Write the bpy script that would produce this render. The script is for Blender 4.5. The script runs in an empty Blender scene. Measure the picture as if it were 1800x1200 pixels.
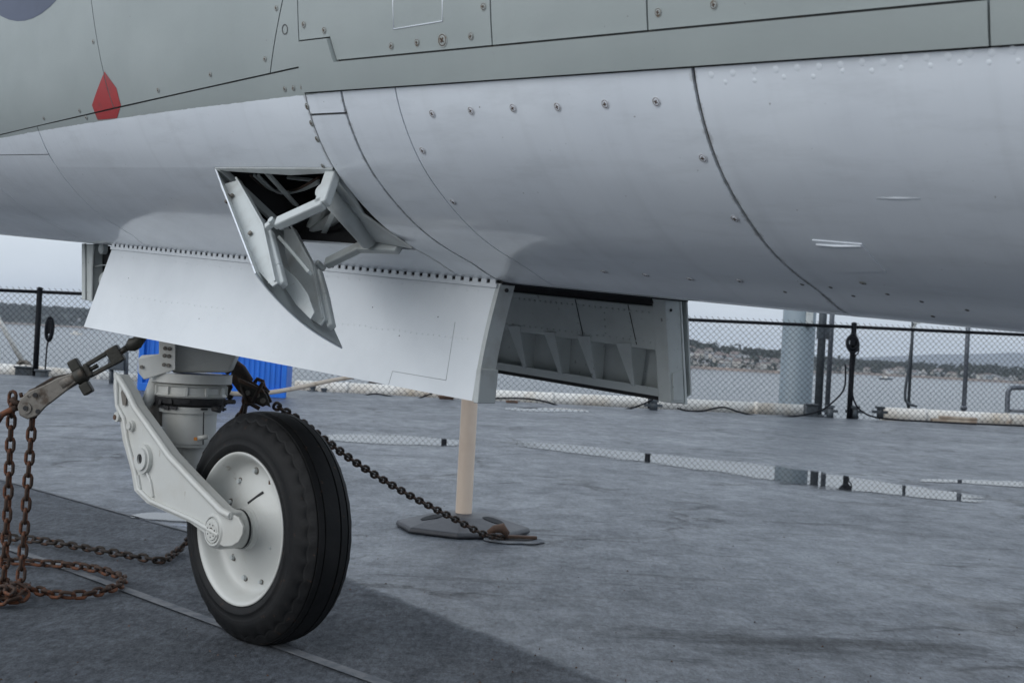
import bpy, math, random
from mathutils import Vector, Matrix, noise
random.seed(7)
R_ = math.radians
scene = bpy.context.scene
col = scene.collection

# ------------------------------------------------------------------ camera, world, sun, exposure
FPX = 2400.0; ROLL = R_(3.1); CAMH = 0.75; HCX, HCY = 900.0, 602.0      # focal length in photo pixels, roll, height
cam_d = bpy.data.cameras.new('camera'); cam = bpy.data.objects.new('camera', cam_d); col.objects.link(cam)
scene.camera = cam
cam_d.sensor_width = 36; cam_d.lens = 36*FPX/1800
cam_d.clip_start = 0.05; cam_d.clip_end = 20000
cam.location = (0, 0, CAMH)
cam.matrix_world = Matrix.Translation((0, 0, CAMH)) @ Matrix.Rotation(R_(90), 4, 'X') @ Matrix.Rotation(ROLL, 4, 'Z')
cam_d.shift_y = (HCY-600)/1800
cam_d.dof.use_dof = True; cam_d.dof.focus_distance = 2.75; cam_d.dof.aperture_fstop = 16

SUN_EL, SUN_AZ = R_(27), R_(-128)       # azimuth from +Y, clockwise
world = bpy.data.worlds.new('World'); scene.world = world; world.use_nodes = True
wt = world.node_tree; wt.nodes.clear()
def wn(t, **k):
    n = wt.nodes.new(t)
    for a_, b_ in k.items(): setattr(n, a_, b_)
    return n
w_out = wn('ShaderNodeOutputWorld'); w_bg = wn('ShaderNodeBackground'); w_bg.inputs['Strength'].default_value = 0.1
w_sky = wn('ShaderNodeTexSky', sky_type='NISHITA', sun_disc=False); w_sky.sun_elevation = SUN_EL; w_sky.sun_rotation = SUN_AZ
w_tc = wn('ShaderNodeTexCoord'); w_map = wn('ShaderNodeMapping'); w_map.inputs['Scale'].default_value = (1, 1, 3.2)
w_no = wn('ShaderNodeTexNoise'); w_no.inputs['Scale'].default_value = 2.1; w_no.inputs['Detail'].default_value = 6; w_no.inputs['Roughness'].default_value = 0.55
w_cr = wn('ShaderNodeValToRGB'); e = w_cr.color_ramp.elements
e[0].position = 0.34; e[0].color = (0.60, 0.67, 0.76, 1); e[1].position = 0.66; e[1].color = (0.83, 0.91, 1.0, 1)
w_sep = wn('ShaderNodeSeparateXYZ'); w_mr = wn('ShaderNodeMapRange'); w_mr.inputs['From Min'].default_value = 0.0; w_mr.inputs['From Max'].default_value = 0.8
w_mr.inputs['To Min'].default_value = 9.6; w_mr.inputs['To Max'].default_value = 12.0
w_mul = wn('ShaderNodeVectorMath', operation='SCALE'); w_mix = wn('ShaderNodeMix', data_type='RGBA'); w_mix.inputs[0].default_value = 0.9
L = wt.links.new
L(w_tc.outputs['Generated'], w_map.inputs[0]); L(w_map.outputs[0], w_no.inputs['Vector']); L(w_no.outputs[0], w_cr.inputs[0])
L(w_tc.outputs['Generated'], w_sep.inputs[0]); L(w_sep.outputs['Z'], w_mr.inputs[0])
L(w_cr.outputs[0], w_mul.inputs[0]); L(w_mr.outputs[0], w_mul.inputs['Scale'])
L(w_sky.outputs[0], w_mix.inputs[6]); L(w_mul.outputs[0], w_mix.inputs[7]); L(w_mix.outputs[2], w_bg.inputs[0]); L(w_bg.outputs[0], w_out.inputs[0])

sun_d = bpy.data.lights.new('sun', 'SUN'); sun_d.energy = 1.45; sun_d.angle = R_(70); sun_d.color = (1, 0.985, 0.96)
sun = bpy.data.objects.new('sun', sun_d); col.objects.link(sun)
sd = Vector((math.sin(SUN_AZ)*math.cos(SUN_EL), math.cos(SUN_AZ)*math.cos(SUN_EL), math.sin(SUN_EL)))
sun.rotation_euler = sd.to_track_quat('Z', 'Y').to_euler()
vs = scene.view_settings; vs.view_transform = 'Standard'; vs.look = 'None'; vs.exposure = 0.09; vs.gamma = 1

# ------------------------------------------------------------------ geometry helpers
CAM = Vector((0, 0, CAMH))
def ray(px, py):
    dx, dy = px-HCX, py-HCY
    u = dx*math.cos(ROLL)+dy*math.sin(ROLL); v = dx*math.sin(ROLL)-dy*math.cos(ROLL)
    return Vector((u/FPX, 1, v/FPX))
def at(px, py, Y): return CAM+ray(px, py)*Y
def gnd(px, py, z=0.0):
    r = ray(px, py); return CAM+r*((z-CAMH)/r.z)
HD, PT = R_(42.8), R_(3.4)
P = Vector((-math.cos(HD), -math.sin(HD), 0))                                   # to port
A = Vector((-math.sin(HD)*math.cos(PT), math.cos(HD)*math.cos(PT), math.sin(PT)))  # to the nose
U = P.cross(A)
if U.z < 0: U = -U
ORG = CAM-P*1.846
def W(t, y, z): return ORG+A*t+P*y+U*z
def hitp(px, py, pt, n):
    r = ray(px, py); return CAM+r*((pt-CAM).dot(n)/r.dot(n))
def hy(px, py, y): return hitp(px, py, W(0, y, 0), P)
def loc(q): d = q-ORG; return (d.dot(A), d.dot(P), d.dot(U))

# ------------------------------------------------------------------ object helpers
def tag(o, label=None, cat=None, group=None, kind=None):
    if label: o['label'] = label
    if cat: o['category'] = cat
    if group: o['group'] = group
    if kind: o['kind'] = kind
    return o
def empty(name, l, label, cat, group=None):
    o = bpy.data.objects.new(name, None); o.empty_display_size = .1; col.objects.link(o); o.location = l
    return tag(o, label, cat, group)
def rootloc(p):
    v = Vector(p.location)
    while p.parent: p = p.parent; v = v+Vector(p.location)
    return v
def place(o, parent):
    if parent is not None:
        o.parent = parent
    return o
class MB:
    """collects faces in world coordinates"""
    def __init__(s): s.v = []; s.f = []; s.m = []; s.cur = 0; s.sm = []; s.smooth = False
    def face(s, idx): s.f.append(tuple(idx)); s.m.append(s.cur); s.sm.append(s.smooth)
    def add(s, vs, fs):
        b = len(s.v); s.v += [Vector(q) for q in vs]
        for f in fs: s.face([b+i for i in f])
    def box(s, c, h, ax=None):
        c = Vector(c); X, Y, Z = ax if ax else (Vector((1, 0, 0)), Vector((0, 1, 0)), Vector((0, 0, 1)))
        vs = [c+X*(h[0]*i)+Y*(h[1]*j)+Z*(h[2]*k) for i in (-1, 1) for j in (-1, 1) for k in (-1, 1)]
        s.add(vs, [(0, 1, 3, 2), (4, 6, 7, 5), (0, 4, 5, 1), (2, 3, 7, 6), (0, 2, 6, 4), (1, 5, 7, 3)])
    def bar(s, a, b, w, h, up=Vector((0, 0, 1))):
        a, b = Vector(a), Vector(b); d = (b-a); L_ = d.length; d.normalize()
        x = d.cross(up)
        if x.length < 1e-4: x = d.cross(Vector((1, 0, 0)))
        x.normalize(); y = x.cross(d)
        s.box((a+b)/2, (L_/2, w/2, h/2), (d, x, y))
    def tube(s, path, r, n=8, closed=False, caps=True):
        path = [Vector(q) for q in path]; N = len(path); rr = r if isinstance(r, (list, tuple)) else [r]*N
        sm = s.smooth; s.smooth = True
        b = len(s.v); ref = None
        for i, q in enumerate(path):
            d = (path[(i+1) % N]-path[i-1]) if closed else (path[min(i+1, N-1)]-path[max(i-1, 0)])
            d.normalize()
            if ref is None:
                ref = d.cross(Vector((0, 0, 1)))
                if ref.length < .05: ref = d.cross(Vector((1, 0, 0)))
            ref = (ref-d*ref.dot(d)).normalized(); w = d.cross(ref)
            s.v += [q+ref*(rr[i]*math.cos(2*math.pi*k/n))+w*(rr[i]*math.sin(2*math.pi*k/n)) for k in range(n)]
        for i in range(N if closed else N-1):
            j = (i+1) % N
            for k in range(n): s.face([b+i*n+k, b+i*n+(k+1) % n, b+j*n+(k+1) % n, b+j*n+k])
        s.smooth = False
        if caps and not closed:
            s.face([b+k for k in range(n)][::-1]); s.face([b+(N-1)*n+k for k in range(n)])
        s.smooth = sm
    def lathe(s, c, ax, prof, n=32, fn=None):
        """prof: (distance along axis, radius); smooth within; repeated points make sharp edges"""
        c = Vector(c); ax = Vector(ax).normalized(); x = ax.cross(Vector((0, 0, 1)))
        if x.length < .05: x = ax.cross(Vector((1, 0, 0)))
        x.normalize(); y = ax.cross(x); b = len(s.v); sm = s.smooth; s.smooth = True
        for i, (h, r) in enumerate(prof):
            for k in range(n):
                th = 2*math.pi*k/n; hh, r2 = (h, r) if fn is None else fn(i, th, h, r)
                s.v.append(c+ax*hh+x*(r2*math.cos(th))+y*(r2*math.sin(th)))
        for i in range(len(prof)-1):
            if prof[i] == prof[i+1]: continue
            for k in range(n): s.face([b+i*n+k, b+i*n+(k+1) % n, b+(i+1)*n+(k+1) % n, b+(i+1)*n+k])
        s.smooth = sm
    def prism(s, pts, off):
        pts = [Vector(q) for q in pts]; n = len(pts); off = Vector(off)
        s.add(pts+[q+off for q in pts], [list(range(n))[::-1], [n+i for i in range(n)]]+[(i, (i+1) % n, n+(i+1) % n, n+i) for i in range(n)])
    def build(s, name, mats, parent=None, bevel=0, uv=None, fix=True):
        me = bpy.data.meshes.new(name)
        off = rootloc(parent) if parent is not None else Vector((0, 0, 0))
        me.from_pydata([tuple(q-off) for q in s.v], [], s.f)
        if not isinstance(mats, (list, tuple)): mats = [mats]
        for m in mats: me.materials.append(m)
        me.polygons.foreach_set('material_index', s.m); me.polygons.foreach_set('use_smooth', s.sm)
        if uv:
            l = me.uv_layers.new(name='UVMap')
            for i, lp in enumerate(me.loops): l.data[i].uv = uv[lp.vertex_index]
        me.update()
        if fix:
            import bmesh
            bm = bmesh.new(); bm.from_mesh(me); bmesh.ops.recalc_face_normals(bm, faces=bm.faces); bm.to_mesh(me); bm.free()
        o = bpy.data.objects.new(name, me); col.objects.link(o)
        if parent is not None: o.parent = parent
        if bevel:
            m = o.modifiers.new('bevel', 'BEVEL'); m.width = bevel; m.segments = 2; m.limit_method = 'ANGLE'; m.angle_limit = R_(35)
        return o
def sharp(prof):
    """duplicate every interior point so lathe edges are crisp"""
    o = [prof[0]]
    for q in prof[1:-1]: o += [q, q]
    return o+[prof[-1]]
def spline(pts, n=12):
    pts = [Vector(q) for q in pts]; o = []
    for i in range(len(pts)-1):
        p0 = pts[max(i-1, 0)]; p1 = pts[i]; p2 = pts[i+1]; p3 = pts[min(i+2, len(pts)-1)]
        for j in range(n): u = j/n; o.append(.5*((2*p1)+(-p0+p2)*u+(2*p0-5*p1+4*p2-p3)*u*u+(-p0+3*p1-3*p2+p3)*u**3))
    return o+[pts[-1]]
def shared(name, me, M4, parent):
    o = bpy.data.objects.new(name, me); col.objects.link(o)
    M4 = Matrix.Translation(-rootloc(parent)) @ M4 if parent is not None else M4
    o.parent = parent; o.matrix_basis = M4
    return o

# ------------------------------------------------------------------ materials
def mat(name, base, rough=.5, metal=0, bump=None, var=None, coat=0, spec=None, coords='Object'):
    """bump=(scale,strength,dist,detail); var=(scale, colour2, lo, hi)"""
    m = bpy.data.materials.new(name); m.use_nodes = True; nt = m.node_tree; b = nt.nodes['Principled BSDF']
    b.inputs['Base Color'].default_value = (*base, 1); b.inputs['Roughness'].default_value = rough; b.inputs['Metallic'].default_value = metal
    b.inputs['Coat Weight'].default_value = coat; b.inputs['Coat Roughness'].default_value = .12
    if spec is not None: b.inputs['Specular IOR Level'].default_value = spec
    tc = nt.nodes.new('ShaderNodeTexCoord')
    if var:
        for i, (sc, c2, lo, hi) in enumerate(var if isinstance(var, list) else [var]):
            n = nt.nodes.new('ShaderNodeTexNoise'); n.inputs['Scale'].default_value = sc; n.inputs['Detail'].default_value = 6; n.inputs['Roughness'].default_value = .6
            r = nt.nodes.new('ShaderNodeMapRange'); r.inputs[1].default_value = lo; r.inputs[2].default_value = hi
            x = nt.nodes.new('ShaderNodeMix'); x.data_type = 'RGBA'
            nt.links.new(tc.outputs[coords], n.inputs['Vector']); nt.links.new(n.outputs[0], r.inputs[0]); nt.links.new(r.outputs[0], x.inputs[0])
            src = b.inputs['Base Color'].links[0].from_socket if b.inputs['Base Color'].links else None
            if src: nt.links.new(src, x.inputs[6])
            else: x.inputs[6].default_value = (*base, 1)
            x.inputs[7].default_value = (*c2, 1); nt.links.new(x.outputs[2], b.inputs['Base Color'])
    if bump:
        n = nt.nodes.new('ShaderNodeTexNoise'); n.inputs['Scale'].default_value = bump[0]; n.inputs['Detail'].default_value = bump[3] if len(bump) > 3 else 4
        bp = nt.nodes.new('ShaderNodeBump'); bp.inputs['Strength'].default_value = bump[1]; bp.inputs['Distance'].default_value = bump[2]
        nt.links.new(tc.outputs[coords], n.inputs['Vector']); nt.links.new(n.outputs[0], bp.inputs['Height']); nt.links.new(bp.outputs[0], b.inputs['Normal'])
    return m
M = {}
M['white'] = mat('white_enamel', (.53, .54, .52), .38, bump=(60, .25, .002), var=[(7, (.48, .475, .44), .48, .72), (22, (.22, .17, .12), .66, .80)], coat=.15)
M['doorwhite'] = mat('door_paint', (.72, .755, .785), .36, bump=(22, .3, .003, 3), var=[(5, (.65, .685, .715), .42, .7), (60, (.30, .30, .28), .74, .80)], coat=.15)
M['primer'] = mat('inner_grey_green', (.66, .70, .685), .5, bump=(50, .3, .002), var=[(14, (.58, .61, .595), .45, .75), (45, (.09, .08, .06), .66, .78)])
M['ventgrey'] = mat('vent_light_grey', (.47, .50, .50), .42, bump=(70, .3, .002), var=[(16, (.36, .37, .36), .5, .75), (50, (.13, .11, .09), .68, .78)])
M['seam'] = mat('seam_dark', (.085, .09, .092), .7, var=(40, (.10, .08, .06), .5, .7))
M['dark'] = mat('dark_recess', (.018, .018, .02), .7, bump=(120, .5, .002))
M['rubber'] = mat('tyre_rubber', (.005, .0055, .0065), .66, bump=(140, .35, .0015), var=[(9, (.012, .012, .0125), .45, .7), (38, (.07, .036, .02), .64, .74)], spec=.3)
M['baser'] = mat('base_rubber', (.045, .047, .055), .5, bump=(40, .3, .003), var=(12, (.075, .078, .085), .5, .7))
M['rust'] = mat('rusty_chain_steel', (.055, .032, .022), .75, .3, bump=(160, .8, .002), var=[(28, (.16, .058, .026), .46, .60), (75, (.028, .022, .02), .55, .65)], coords='Object')
M['rustd'] = mat('dark_chain_steel', (.035, .028, .024), .65, .5, bump=(160, .8, .002), var=[(30, (.10, .045, .025), .52, .66)])
M['castm'] = mat('cast_metal', (.20, .185, .165), .6, .5, bump=(80, .6, .002), var=[(22, (.09, .07, .055), .5, .62), (60, (.035, .03, .028), .62, .7)])
M['olive'] = mat('dark_olive_steel', (.035, .034, .028), .55, .3, bump=(90, .6, .002), var=(26, (.07, .05, .035), .55, .7))
M['pole'] = mat('cream_plastic', (.74, .60, .48), .5, bump=(30, .15, .002), var=[(7, (.68, .53, .42), .45, .7), (50, (.30, .22, .16), .74, .8)])
M['black'] = mat('black_vinyl', (.004, .005, .008), .6, spec=.15)
M['wire'] = mat('black_vinyl_wire', (.010, .012, .016), .6, spec=.2)
M['pipewhite'] = mat('stained_white_pipe', (.74, .73, .70), .5, bump=(12, .4, .01), var=[(.9, (.56, .49, .40), .50, .66), (3.2, (.30, .19, .12), .66, .78)])
M['paleblue'] = mat('pale_blue_paint', (.185, .23, .265), .5, var=(1.3, (.165, .21, .24), .4, .7))
M['galv'] = mat('galvanised_pole', (.17, .19, .22), .45, .5, var=(8, (.10, .11, .13), .45, .7))
M['darkpole'] = mat('dark_grey_pole', (.07, .085, .10), .5, .3, var=(8, (.04, .045, .05), .45, .7))
M['blue'] = mat('blue_paint', (.005, .14, .62), .42, bump=(5, .2, .01), var=(3, (.005, .12, .52), .45, .7))
M['rope'] = mat('cream_webbing', (.66, .56, .46), .8, bump=(90, .5, .003), var=(20, (.5, .4, .3), .5, .7))
M['redp'] = mat('red_marking', (.34, .022, .022), .4, var=(30, (.26, .03, .03), .5, .7), coat=.1)
M['bluep'] = mat('insignia_blue', (.062, .078, .13), .4, var=(10, (.05, .064, .11), .45, .7))
M['orange'] = mat('orange_cap', (.6, .22, .03), .5)
M['paintline'] = mat('worn_deck_line', (.15, .155, .165), .75, bump=(350, .6, .002), var=[(18, (.075, .085, .10), .40, .60)])
M['stain'] = mat('stained_timber', (.36, .31, .25), .8, var=(4, (.22, .17, .13), .45, .6))
M['brown'] = mat('rusty_brown_steel', (.10, .055, .035), .75, bump=(30, .5, .005), var=(10, (.05, .035, .028), .45, .65))

def paint_skin():
    m = mat('aircraft_paint', (.5, .5, .5), .3, coat=.9); nt = m.node_tree; b = nt.nodes['Principled BSDF']; N = nt.nodes.new; K = nt.links.new
    b.inputs['Coat Roughness'].default_value = .07; b.inputs['Roughness'].default_value = .45
    uv = N('ShaderNodeUVMap'); sp = N('ShaderNodeSeparateXYZ'); K(uv.outputs[0], sp.inputs[0])
    def ma(op, a_, b_=None, c_=None):
        n = N('ShaderNodeMath'); n.operation = op
        for i, q in enumerate((a_, b_, c_)):
            if q is None: continue
            if isinstance(q, (int, float)): n.inputs[i].default_value = q
            else: K(q, n.inputs[i])
        return n.outputs[0]
    # paint boundary height (arc length) against station: quadratic through three points measured on the skin
    t, s_ = sp.outputs[0], sp.outputs[1]
    (t1, s1), (t2, s2), (t3, s3) = PB
    a2 = ((s3-s1)/(t3-t1)-(s2-s1)/(t2-t1))/(t3-t2); a1 = (s2-s1)/(t2-t1)-a2*(t1+t2); a0 = s1-a1*t1-a2*t1*t1
    tt = ma('MAXIMUM', t, 1.76)
    bnd = ma('ADD', ma('MULTIPLY', ma('ADD', ma('MULTIPLY', tt, a2), a1), tt), a0)
    n1 = N('ShaderNodeTexNoise'); n1.inputs['Scale'].default_value = 45; K(uv.outputs[0], n1.inputs['Vector'])
    d = ma('ADD', ma('SUBTRACT', s_, bnd), ma('MULTIPLY', ma('SUBTRACT', n1.outputs[0], .5), .0035))
    mask = ma('GREATER_THAN', d, 0.0)
    big = N('ShaderNodeTexNoise'); big.inputs['Scale'].default_value = 4; big.inputs['Detail'].default_value = 5; K(uv.outputs[0], big.inputs['Vector'])
    def two(c1, c2):
        x = N('ShaderNodeMix'); x.data_type = 'RGBA'; x.inputs[6].default_value = (*c1, 1); x.inputs[7].default_value = (*c2, 1)
        r = N('ShaderNodeMapRange'); r.inputs[1].default_value = .35; r.inputs[2].default_value = .65; K(big.outputs[0], r.inputs[0]); K(r.outputs[0], x.inputs[0]); return x.outputs[2]
    wcol = two((.745, .79, .84), (.70, .745, .80)); gcol = two((.31, .345, .34), (.28, .315, .312))
    x = N('ShaderNodeMix'); x.data_type = 'RGBA'; K(mask, x.inputs[0]); K(wcol, x.inputs[6]); K(gcol, x.inputs[7])
    # small chips and specks
    sp2 = N('ShaderNodeTexNoise'); sp2.inputs['Scale'].default_value = 95; sp2.inputs['Detail'].default_value = 3; K(uv.outputs[0], sp2.inputs['Vector'])
    r2 = N('ShaderNodeMapRange'); r2.inputs[1].default_value = .735; r2.inputs[2].default_value = .76; r2.inputs[4].default_value = .7; K(sp2.outputs[0], r2.inputs[0])
    x2 = N('ShaderNodeMix'); x2.data_type = 'RGBA'; K(r2.outputs[0], x2.inputs[0]); K(x.outputs[2], x2.inputs[6]); x2.inputs[7].default_value = (.17, .17, .16, 1)
    # faint runs of dirt streaming along the section
    mp = N('ShaderNodeMapping'); mp.inputs['Scale'].default_value = (26, 1.4, 1); K(uv.outputs[0], mp.inputs[0])
    st = N('ShaderNodeTexNoise'); st.inputs['Scale'].default_value = 1.0; st.inputs['Detail'].default_value = 4; K(mp.outputs[0], st.inputs['Vector'])
    r3 = N('ShaderNodeMapRange'); r3.inputs[1].default_value = .52; r3.inputs[2].default_value = .8; r3.inputs[4].default_value = .12; K(st.outputs[0], r3.inputs[0])
    x3 = N('ShaderNodeMix'); x3.data_type = 'RGBA'; K(r3.outputs[0], x3.inputs[0]); K(x2.outputs[2], x3.inputs[6]); x3.inputs[7].default_value = (.24, .25, .25, 1)
    near = None
    for ti in (1.056, 1.7615, 1.861):
        d_ = ma('ABSOLUTE', ma('SUBTRACT', t, ti)); near = d_ if near is None else ma('MINIMUM', near, d_)
    cn = N('ShaderNodeTexNoise'); cn.inputs['Scale'].default_value = 38; cn.inputs['Detail'].default_value = 7; cn.inputs['Roughness'].default_value = .75; K(uv.outputs[0], cn.inputs['Vector'])
    def rg(x_, a_, b_, c_=0., d_=1.):
        q = N('ShaderNodeMapRange'); q.inputs[1].default_value = a_; q.inputs[2].default_value = b_; q.inputs[3].default_value = c_; q.inputs[4].default_value = d_; K(x_, q.inputs[0]); return q.outputs[0]
    chips = ma('MULTIPLY', rg(ma('ADD', near, ma('MULTIPLY', ma('SUBTRACT', cn.outputs[0], .5), -.03)), .0005, .005, 1., 0.), ma('MULTIPLY', ma('SUBTRACT', 1., mask), .5))
    x4 = N('ShaderNodeMix'); x4.data_type = 'RGBA'; K(chips, x4.inputs[0]); K(x3.outputs[2], x4.inputs[6]); x4.inputs[7].default_value = (.23, .225, .21, 1)
    mp2 = N('ShaderNodeMapping'); mp2.inputs['Scale'].default_value = (2.2, 9, 1); mp2.inputs['Rotation'].default_value = (0, 0, .12); K(uv.outputs[0], mp2.inputs[0])
    dn = N('ShaderNodeTexNoise'); dn.inputs['Scale'].default_value = 2.2; dn.inputs['Detail'].default_value = 8; dn.inputs['Roughness'].default_value = .68; K(mp2.outputs[0], dn.inputs['Vector'])
    x5 = N('ShaderNodeMix'); x5.data_type = 'RGBA'; K(rg(dn.outputs[0], .5, .72, 0., .20), x5.inputs[0]); K(x4.outputs[2], x5.inputs[6]); x5.inputs[7].default_value = (.30, .32, .33, 1)
    K(rg(dn.outputs[0], .35, .65, .05, .16), b.inputs['Coat Roughness'])
    K(x5.outputs[2], b.inputs['Base Color'])
    # oil canning + orange peel
    w1 = N('ShaderNodeTexNoise'); w1.inputs['Scale'].default_value = 5.0; w1.inputs['Detail'].default_value = 2; K(uv.outputs[0], w1.inputs['Vector'])
    w2 = N('ShaderNodeTexNoise'); w2.inputs['Scale'].default_value = 130; w2.inputs['Detail'].default_value = 3; K(uv.outputs[0], w2.inputs['Vector'])
    b1 = N('ShaderNodeBump'); b1.inputs['Strength'].default_value = .55; b1.inputs['Distance'].default_value = .0065; K(w1.outputs[0], b1.inputs['Height'])
    b2 = N('ShaderNodeBump'); b2.inputs['Strength'].default_value = .25; b2.inputs['Distance'].default_value = .0006; K(w2.outputs[0], b2.inputs['Height']); K(b1.outputs[0], b2.inputs['Normal'])
    K(b2.outputs[0], b.inputs['Normal']); K(b2.outputs[0], b.inputs['Coat Normal'])
    cw = N('ShaderNodeMapRange'); cw.inputs[1].default_value = 0; cw.inputs[2].default_value = 1; cw.inputs[3].default_value = .9; cw.inputs[4].default_value = .25; K(mask, cw.inputs[0]); K(cw.outputs[0], b.inputs['Coat Weight'])
    rr = N('ShaderNodeMapRange'); rr.inputs[1].default_value = .3; rr.inputs[2].default_value = .7; rr.inputs[3].default_value = .38; rr.inputs[4].default_value = .52; K(big.outputs[0], rr.inputs[0]); K(rr.outputs[0], b.inputs['Roughness'])
    return m

def deck_mat():
    m = mat('wet_nonskid_deck', (.1, .1, .1), .5); nt = m.node_tree; b = nt.nodes['Principled BSDF']; N = nt.nodes.new; K = nt.links.new
    geo = N('ShaderNodeNewGeometry')
    def ma(op, a_, b_=None):
        n = N('ShaderNodeMath'); n.operation = op
        for i, q in enumerate((a_, b_)):
            if q is None: continue
            if isinstance(q, (int, float)): n.inputs[i].default_value = q
            else: K(q, n.inputs[i])
        return n.outputs[0]
    def noise_(sc, det=5, scale=(1, 1, 1), rot=0, rough=.6):
        mp = N('ShaderNodeMapping'); mp.inputs['Scale'].default_value = scale; mp.inputs['Rotation'].default_value = (0, 0, rot); K(geo.outputs['Position'], mp.inputs[0])
        n = N('ShaderNodeTexNoise'); n.inputs['Scale'].default_value = sc; n.inputs['Detail'].default_value = det; n.inputs['Roughness'].default_value = rough; K(mp.outputs[0], n.inputs['Vector']); return n.outputs[0]
    def rng(x, lo, hi, a_=0., b_=1.):
        r = N('ShaderNodeMapRange'); r.inputs[1].default_value = lo; r.inputs[2].default_value = hi; r.inputs[3].default_value = a_; r.inputs[4].default_value = b_; K(x, r.inputs[0]); return r.outputs[0]
    def mix(f, c1, c2):
        x = N('ShaderNodeMix'); x.data_type = 'RGBA'; K(f, x.inputs[0])
        for i, c in ((6, c1), (7, c2)):
            if isinstance(c, tuple): x.inputs[i].default_value = (*c, 1)
            else: K(c, x.inputs[i])
        return x.outputs[2]
    # rain shadow of the fuselage: distance to the port of its keel line
    dt = N('ShaderNodeVectorMath'); dt.operation = 'DOT_PRODUCT'; K(geo.outputs['Position'], dt.inputs[0]); dt.inputs[1].default_value = tuple(P)
    yl = ma('SUBTRACT', dt.outputs['Value'], ORG.dot(P))
    da = N('ShaderNodeVectorMath'); da.operation = 'DOT_PRODUCT'; K(geo.outputs['Position'], da.inputs[0]); ah = Vector((A.x, A.y, 0)).normalized(); da.inputs[1].default_value = tuple(ah)
    tl = ma('SUBTRACT', da.outputs['Value'], ORG.dot(ah))
    edge = rng(tl, 1.6, 3.6, -.33, -.70)
    e1 = ma('ADD', ma('SUBTRACT', yl, edge), ma('MULTIPLY', ma('SUBTRACT', noise_(5, 4), .5), .07))
    dry1 = rng(e1, -.014, .022)
    dry2 = rng(yl, 1.1, 1.35, 1., 0.); dry = ma('MULTIPLY', ma('MULTIPLY', dry1, dry2), rng(tl, 7., 8.5, 1., 0.))
    big = noise_(.55, 5, (1.0, 1.0, 1), .2); sm = noise_(.9, 8, (1.1, .9, 1), -.3); fine = noise_(260, 2); mid = noise_(9, 6, (1.0, .8, 1), .35)
    base_wet = mix(rng(sm, .38, .66), (.094, .109, .132), (.074, .086, .104))
    base_wet = mix(rng(mid, .52, .76, 0, .35), base_wet, (.05, .056, .066))
    base_wet = mix(rng(noise_(1.7, 8, (.5, 2.2, 1), -.35, .66), .60, .70, 0, .55), base_wet, (.033, .036, .042))
    speck = mix(rng(noise_(14, 5), .70, .76), base_wet, (.2, .2, .2))
    base_dry = mix(rng(noise_(2.5, 6), .4, .7), (.060, .070, .086), (.050, .058, .071))
    base_dry = mix(rng(noise_(7, 5), .60, .72, 0, .7), base_dry, (.03, .032, .035))
    # a dark oil stain by the right corner
    ctr = Vector((.80, 3.60, 0)); vd = N('ShaderNodeVectorMath'); vd.operation = 'SUBTRACT'; K(geo.outputs['Position'], vd.inputs[0]); vd.inputs[1].default_value = tuple(ctr)
    vm = N('ShaderNodeVectorMath'); vm.operation = 'MULTIPLY'; K(vd.outputs[0], vm.inputs[0]); vm.inputs[1].default_value = (.75, 2.3, 0)
    vl = N('ShaderNodeVectorMath'); vl.operation = 'LENGTH'; K(vm.outputs[0], vl.inputs[0])
    oil = rng(ma('ADD', vl.outputs['Value'], ma('MULTIPLY', ma('SUBTRACT', noise_(4.5, 10, (.7, 1.6, 1), -.35, .72), .5), 1.5)), .08, .44, .95, 0.)
    ctr2 = Vector((1.55, 4.05, 0)); vd2 = N('ShaderNodeVectorMath'); vd2.operation = 'SUBTRACT'; K(geo.outputs['Position'], vd2.inputs[0]); vd2.inputs[1].default_value = tuple(ctr2)
    vl2 = N('ShaderNodeVectorMath'); vl2.operation = 'LENGTH'; K(vd2.outputs[0], vl2.inputs[0])
    oil2 = rng(ma('ADD', vl2.outputs['Value'], ma('MULTIPLY', ma('SUBTRACT', noise_(2.6, 7), .5), 1.5)), .10, .30, .8, 0.)
    wet = mix(ma('MAXIMUM', oil, oil2), speck, (.024, .027, .031))
    col_ = mix(dry, wet, base_dry)
    col_ = mix(rng(fine, .42, .60, 0, .55), col_, (.026, .029, .034)); col_ = mix(rng(noise_(210, 2), .60, .70, 0, .45), col_, (.15, .16, .18))
    g1 = noise_(46, 10, (1.2, .42, 1), .1, .9); g2 = noise_(5.5, 11, (1.3, .8, 1), -.3, .8); g3 = noise_(1.0, 8, (4, 34, 1), -.55, .7)
    tot = ma('MULTIPLY', ma('MULTIPLY', rng(g1, .40, .60, .45, 1.6), rng(g2, .38, .62, .80, 1.22)), rng(g3, .3, .7, .86, 1.14))
    sc_ = N('ShaderNodeVectorMath'); sc_.operation = 'SCALE'; K(col_, sc_.inputs[0]); K(tot, sc_.inputs['Scale']); col_ = sc_.outputs[0]
    # thin cracks where the coating has split
    vo = N('ShaderNodeTexVoronoi'); vo.feature = 'DISTANCE_TO_EDGE'; vo.inputs['Scale'].default_value = .62
    wv = N('ShaderNodeTexNoise'); wv.inputs['Scale'].default_value = 1.6; wv.inputs['Detail'].default_value = 8; wv.inputs['Roughness'].default_value = .65; K(geo.outputs['Position'], wv.inputs['Vector'])
    va = N('ShaderNodeVectorMath'); va.operation = 'MULTIPLY_ADD'; K(wv.outputs['Color'], va.inputs[0]); va.inputs[1].default_value = (1.1, 1.1, 0); K(geo.outputs['Position'], va.inputs[2]); K(va.outputs[0], vo.inputs['Vector'])
    crk = ma('MULTIPLY', ma('MULTIPLY', rng(vo.outputs['Distance'], .002, .022, 1., 0.), rng(noise_(.9, 4), .47, .55)), rng(dry, 0., 1., .85, .35))
    col_ = mix(crk, col_, (.02, .022, .025))
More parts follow.
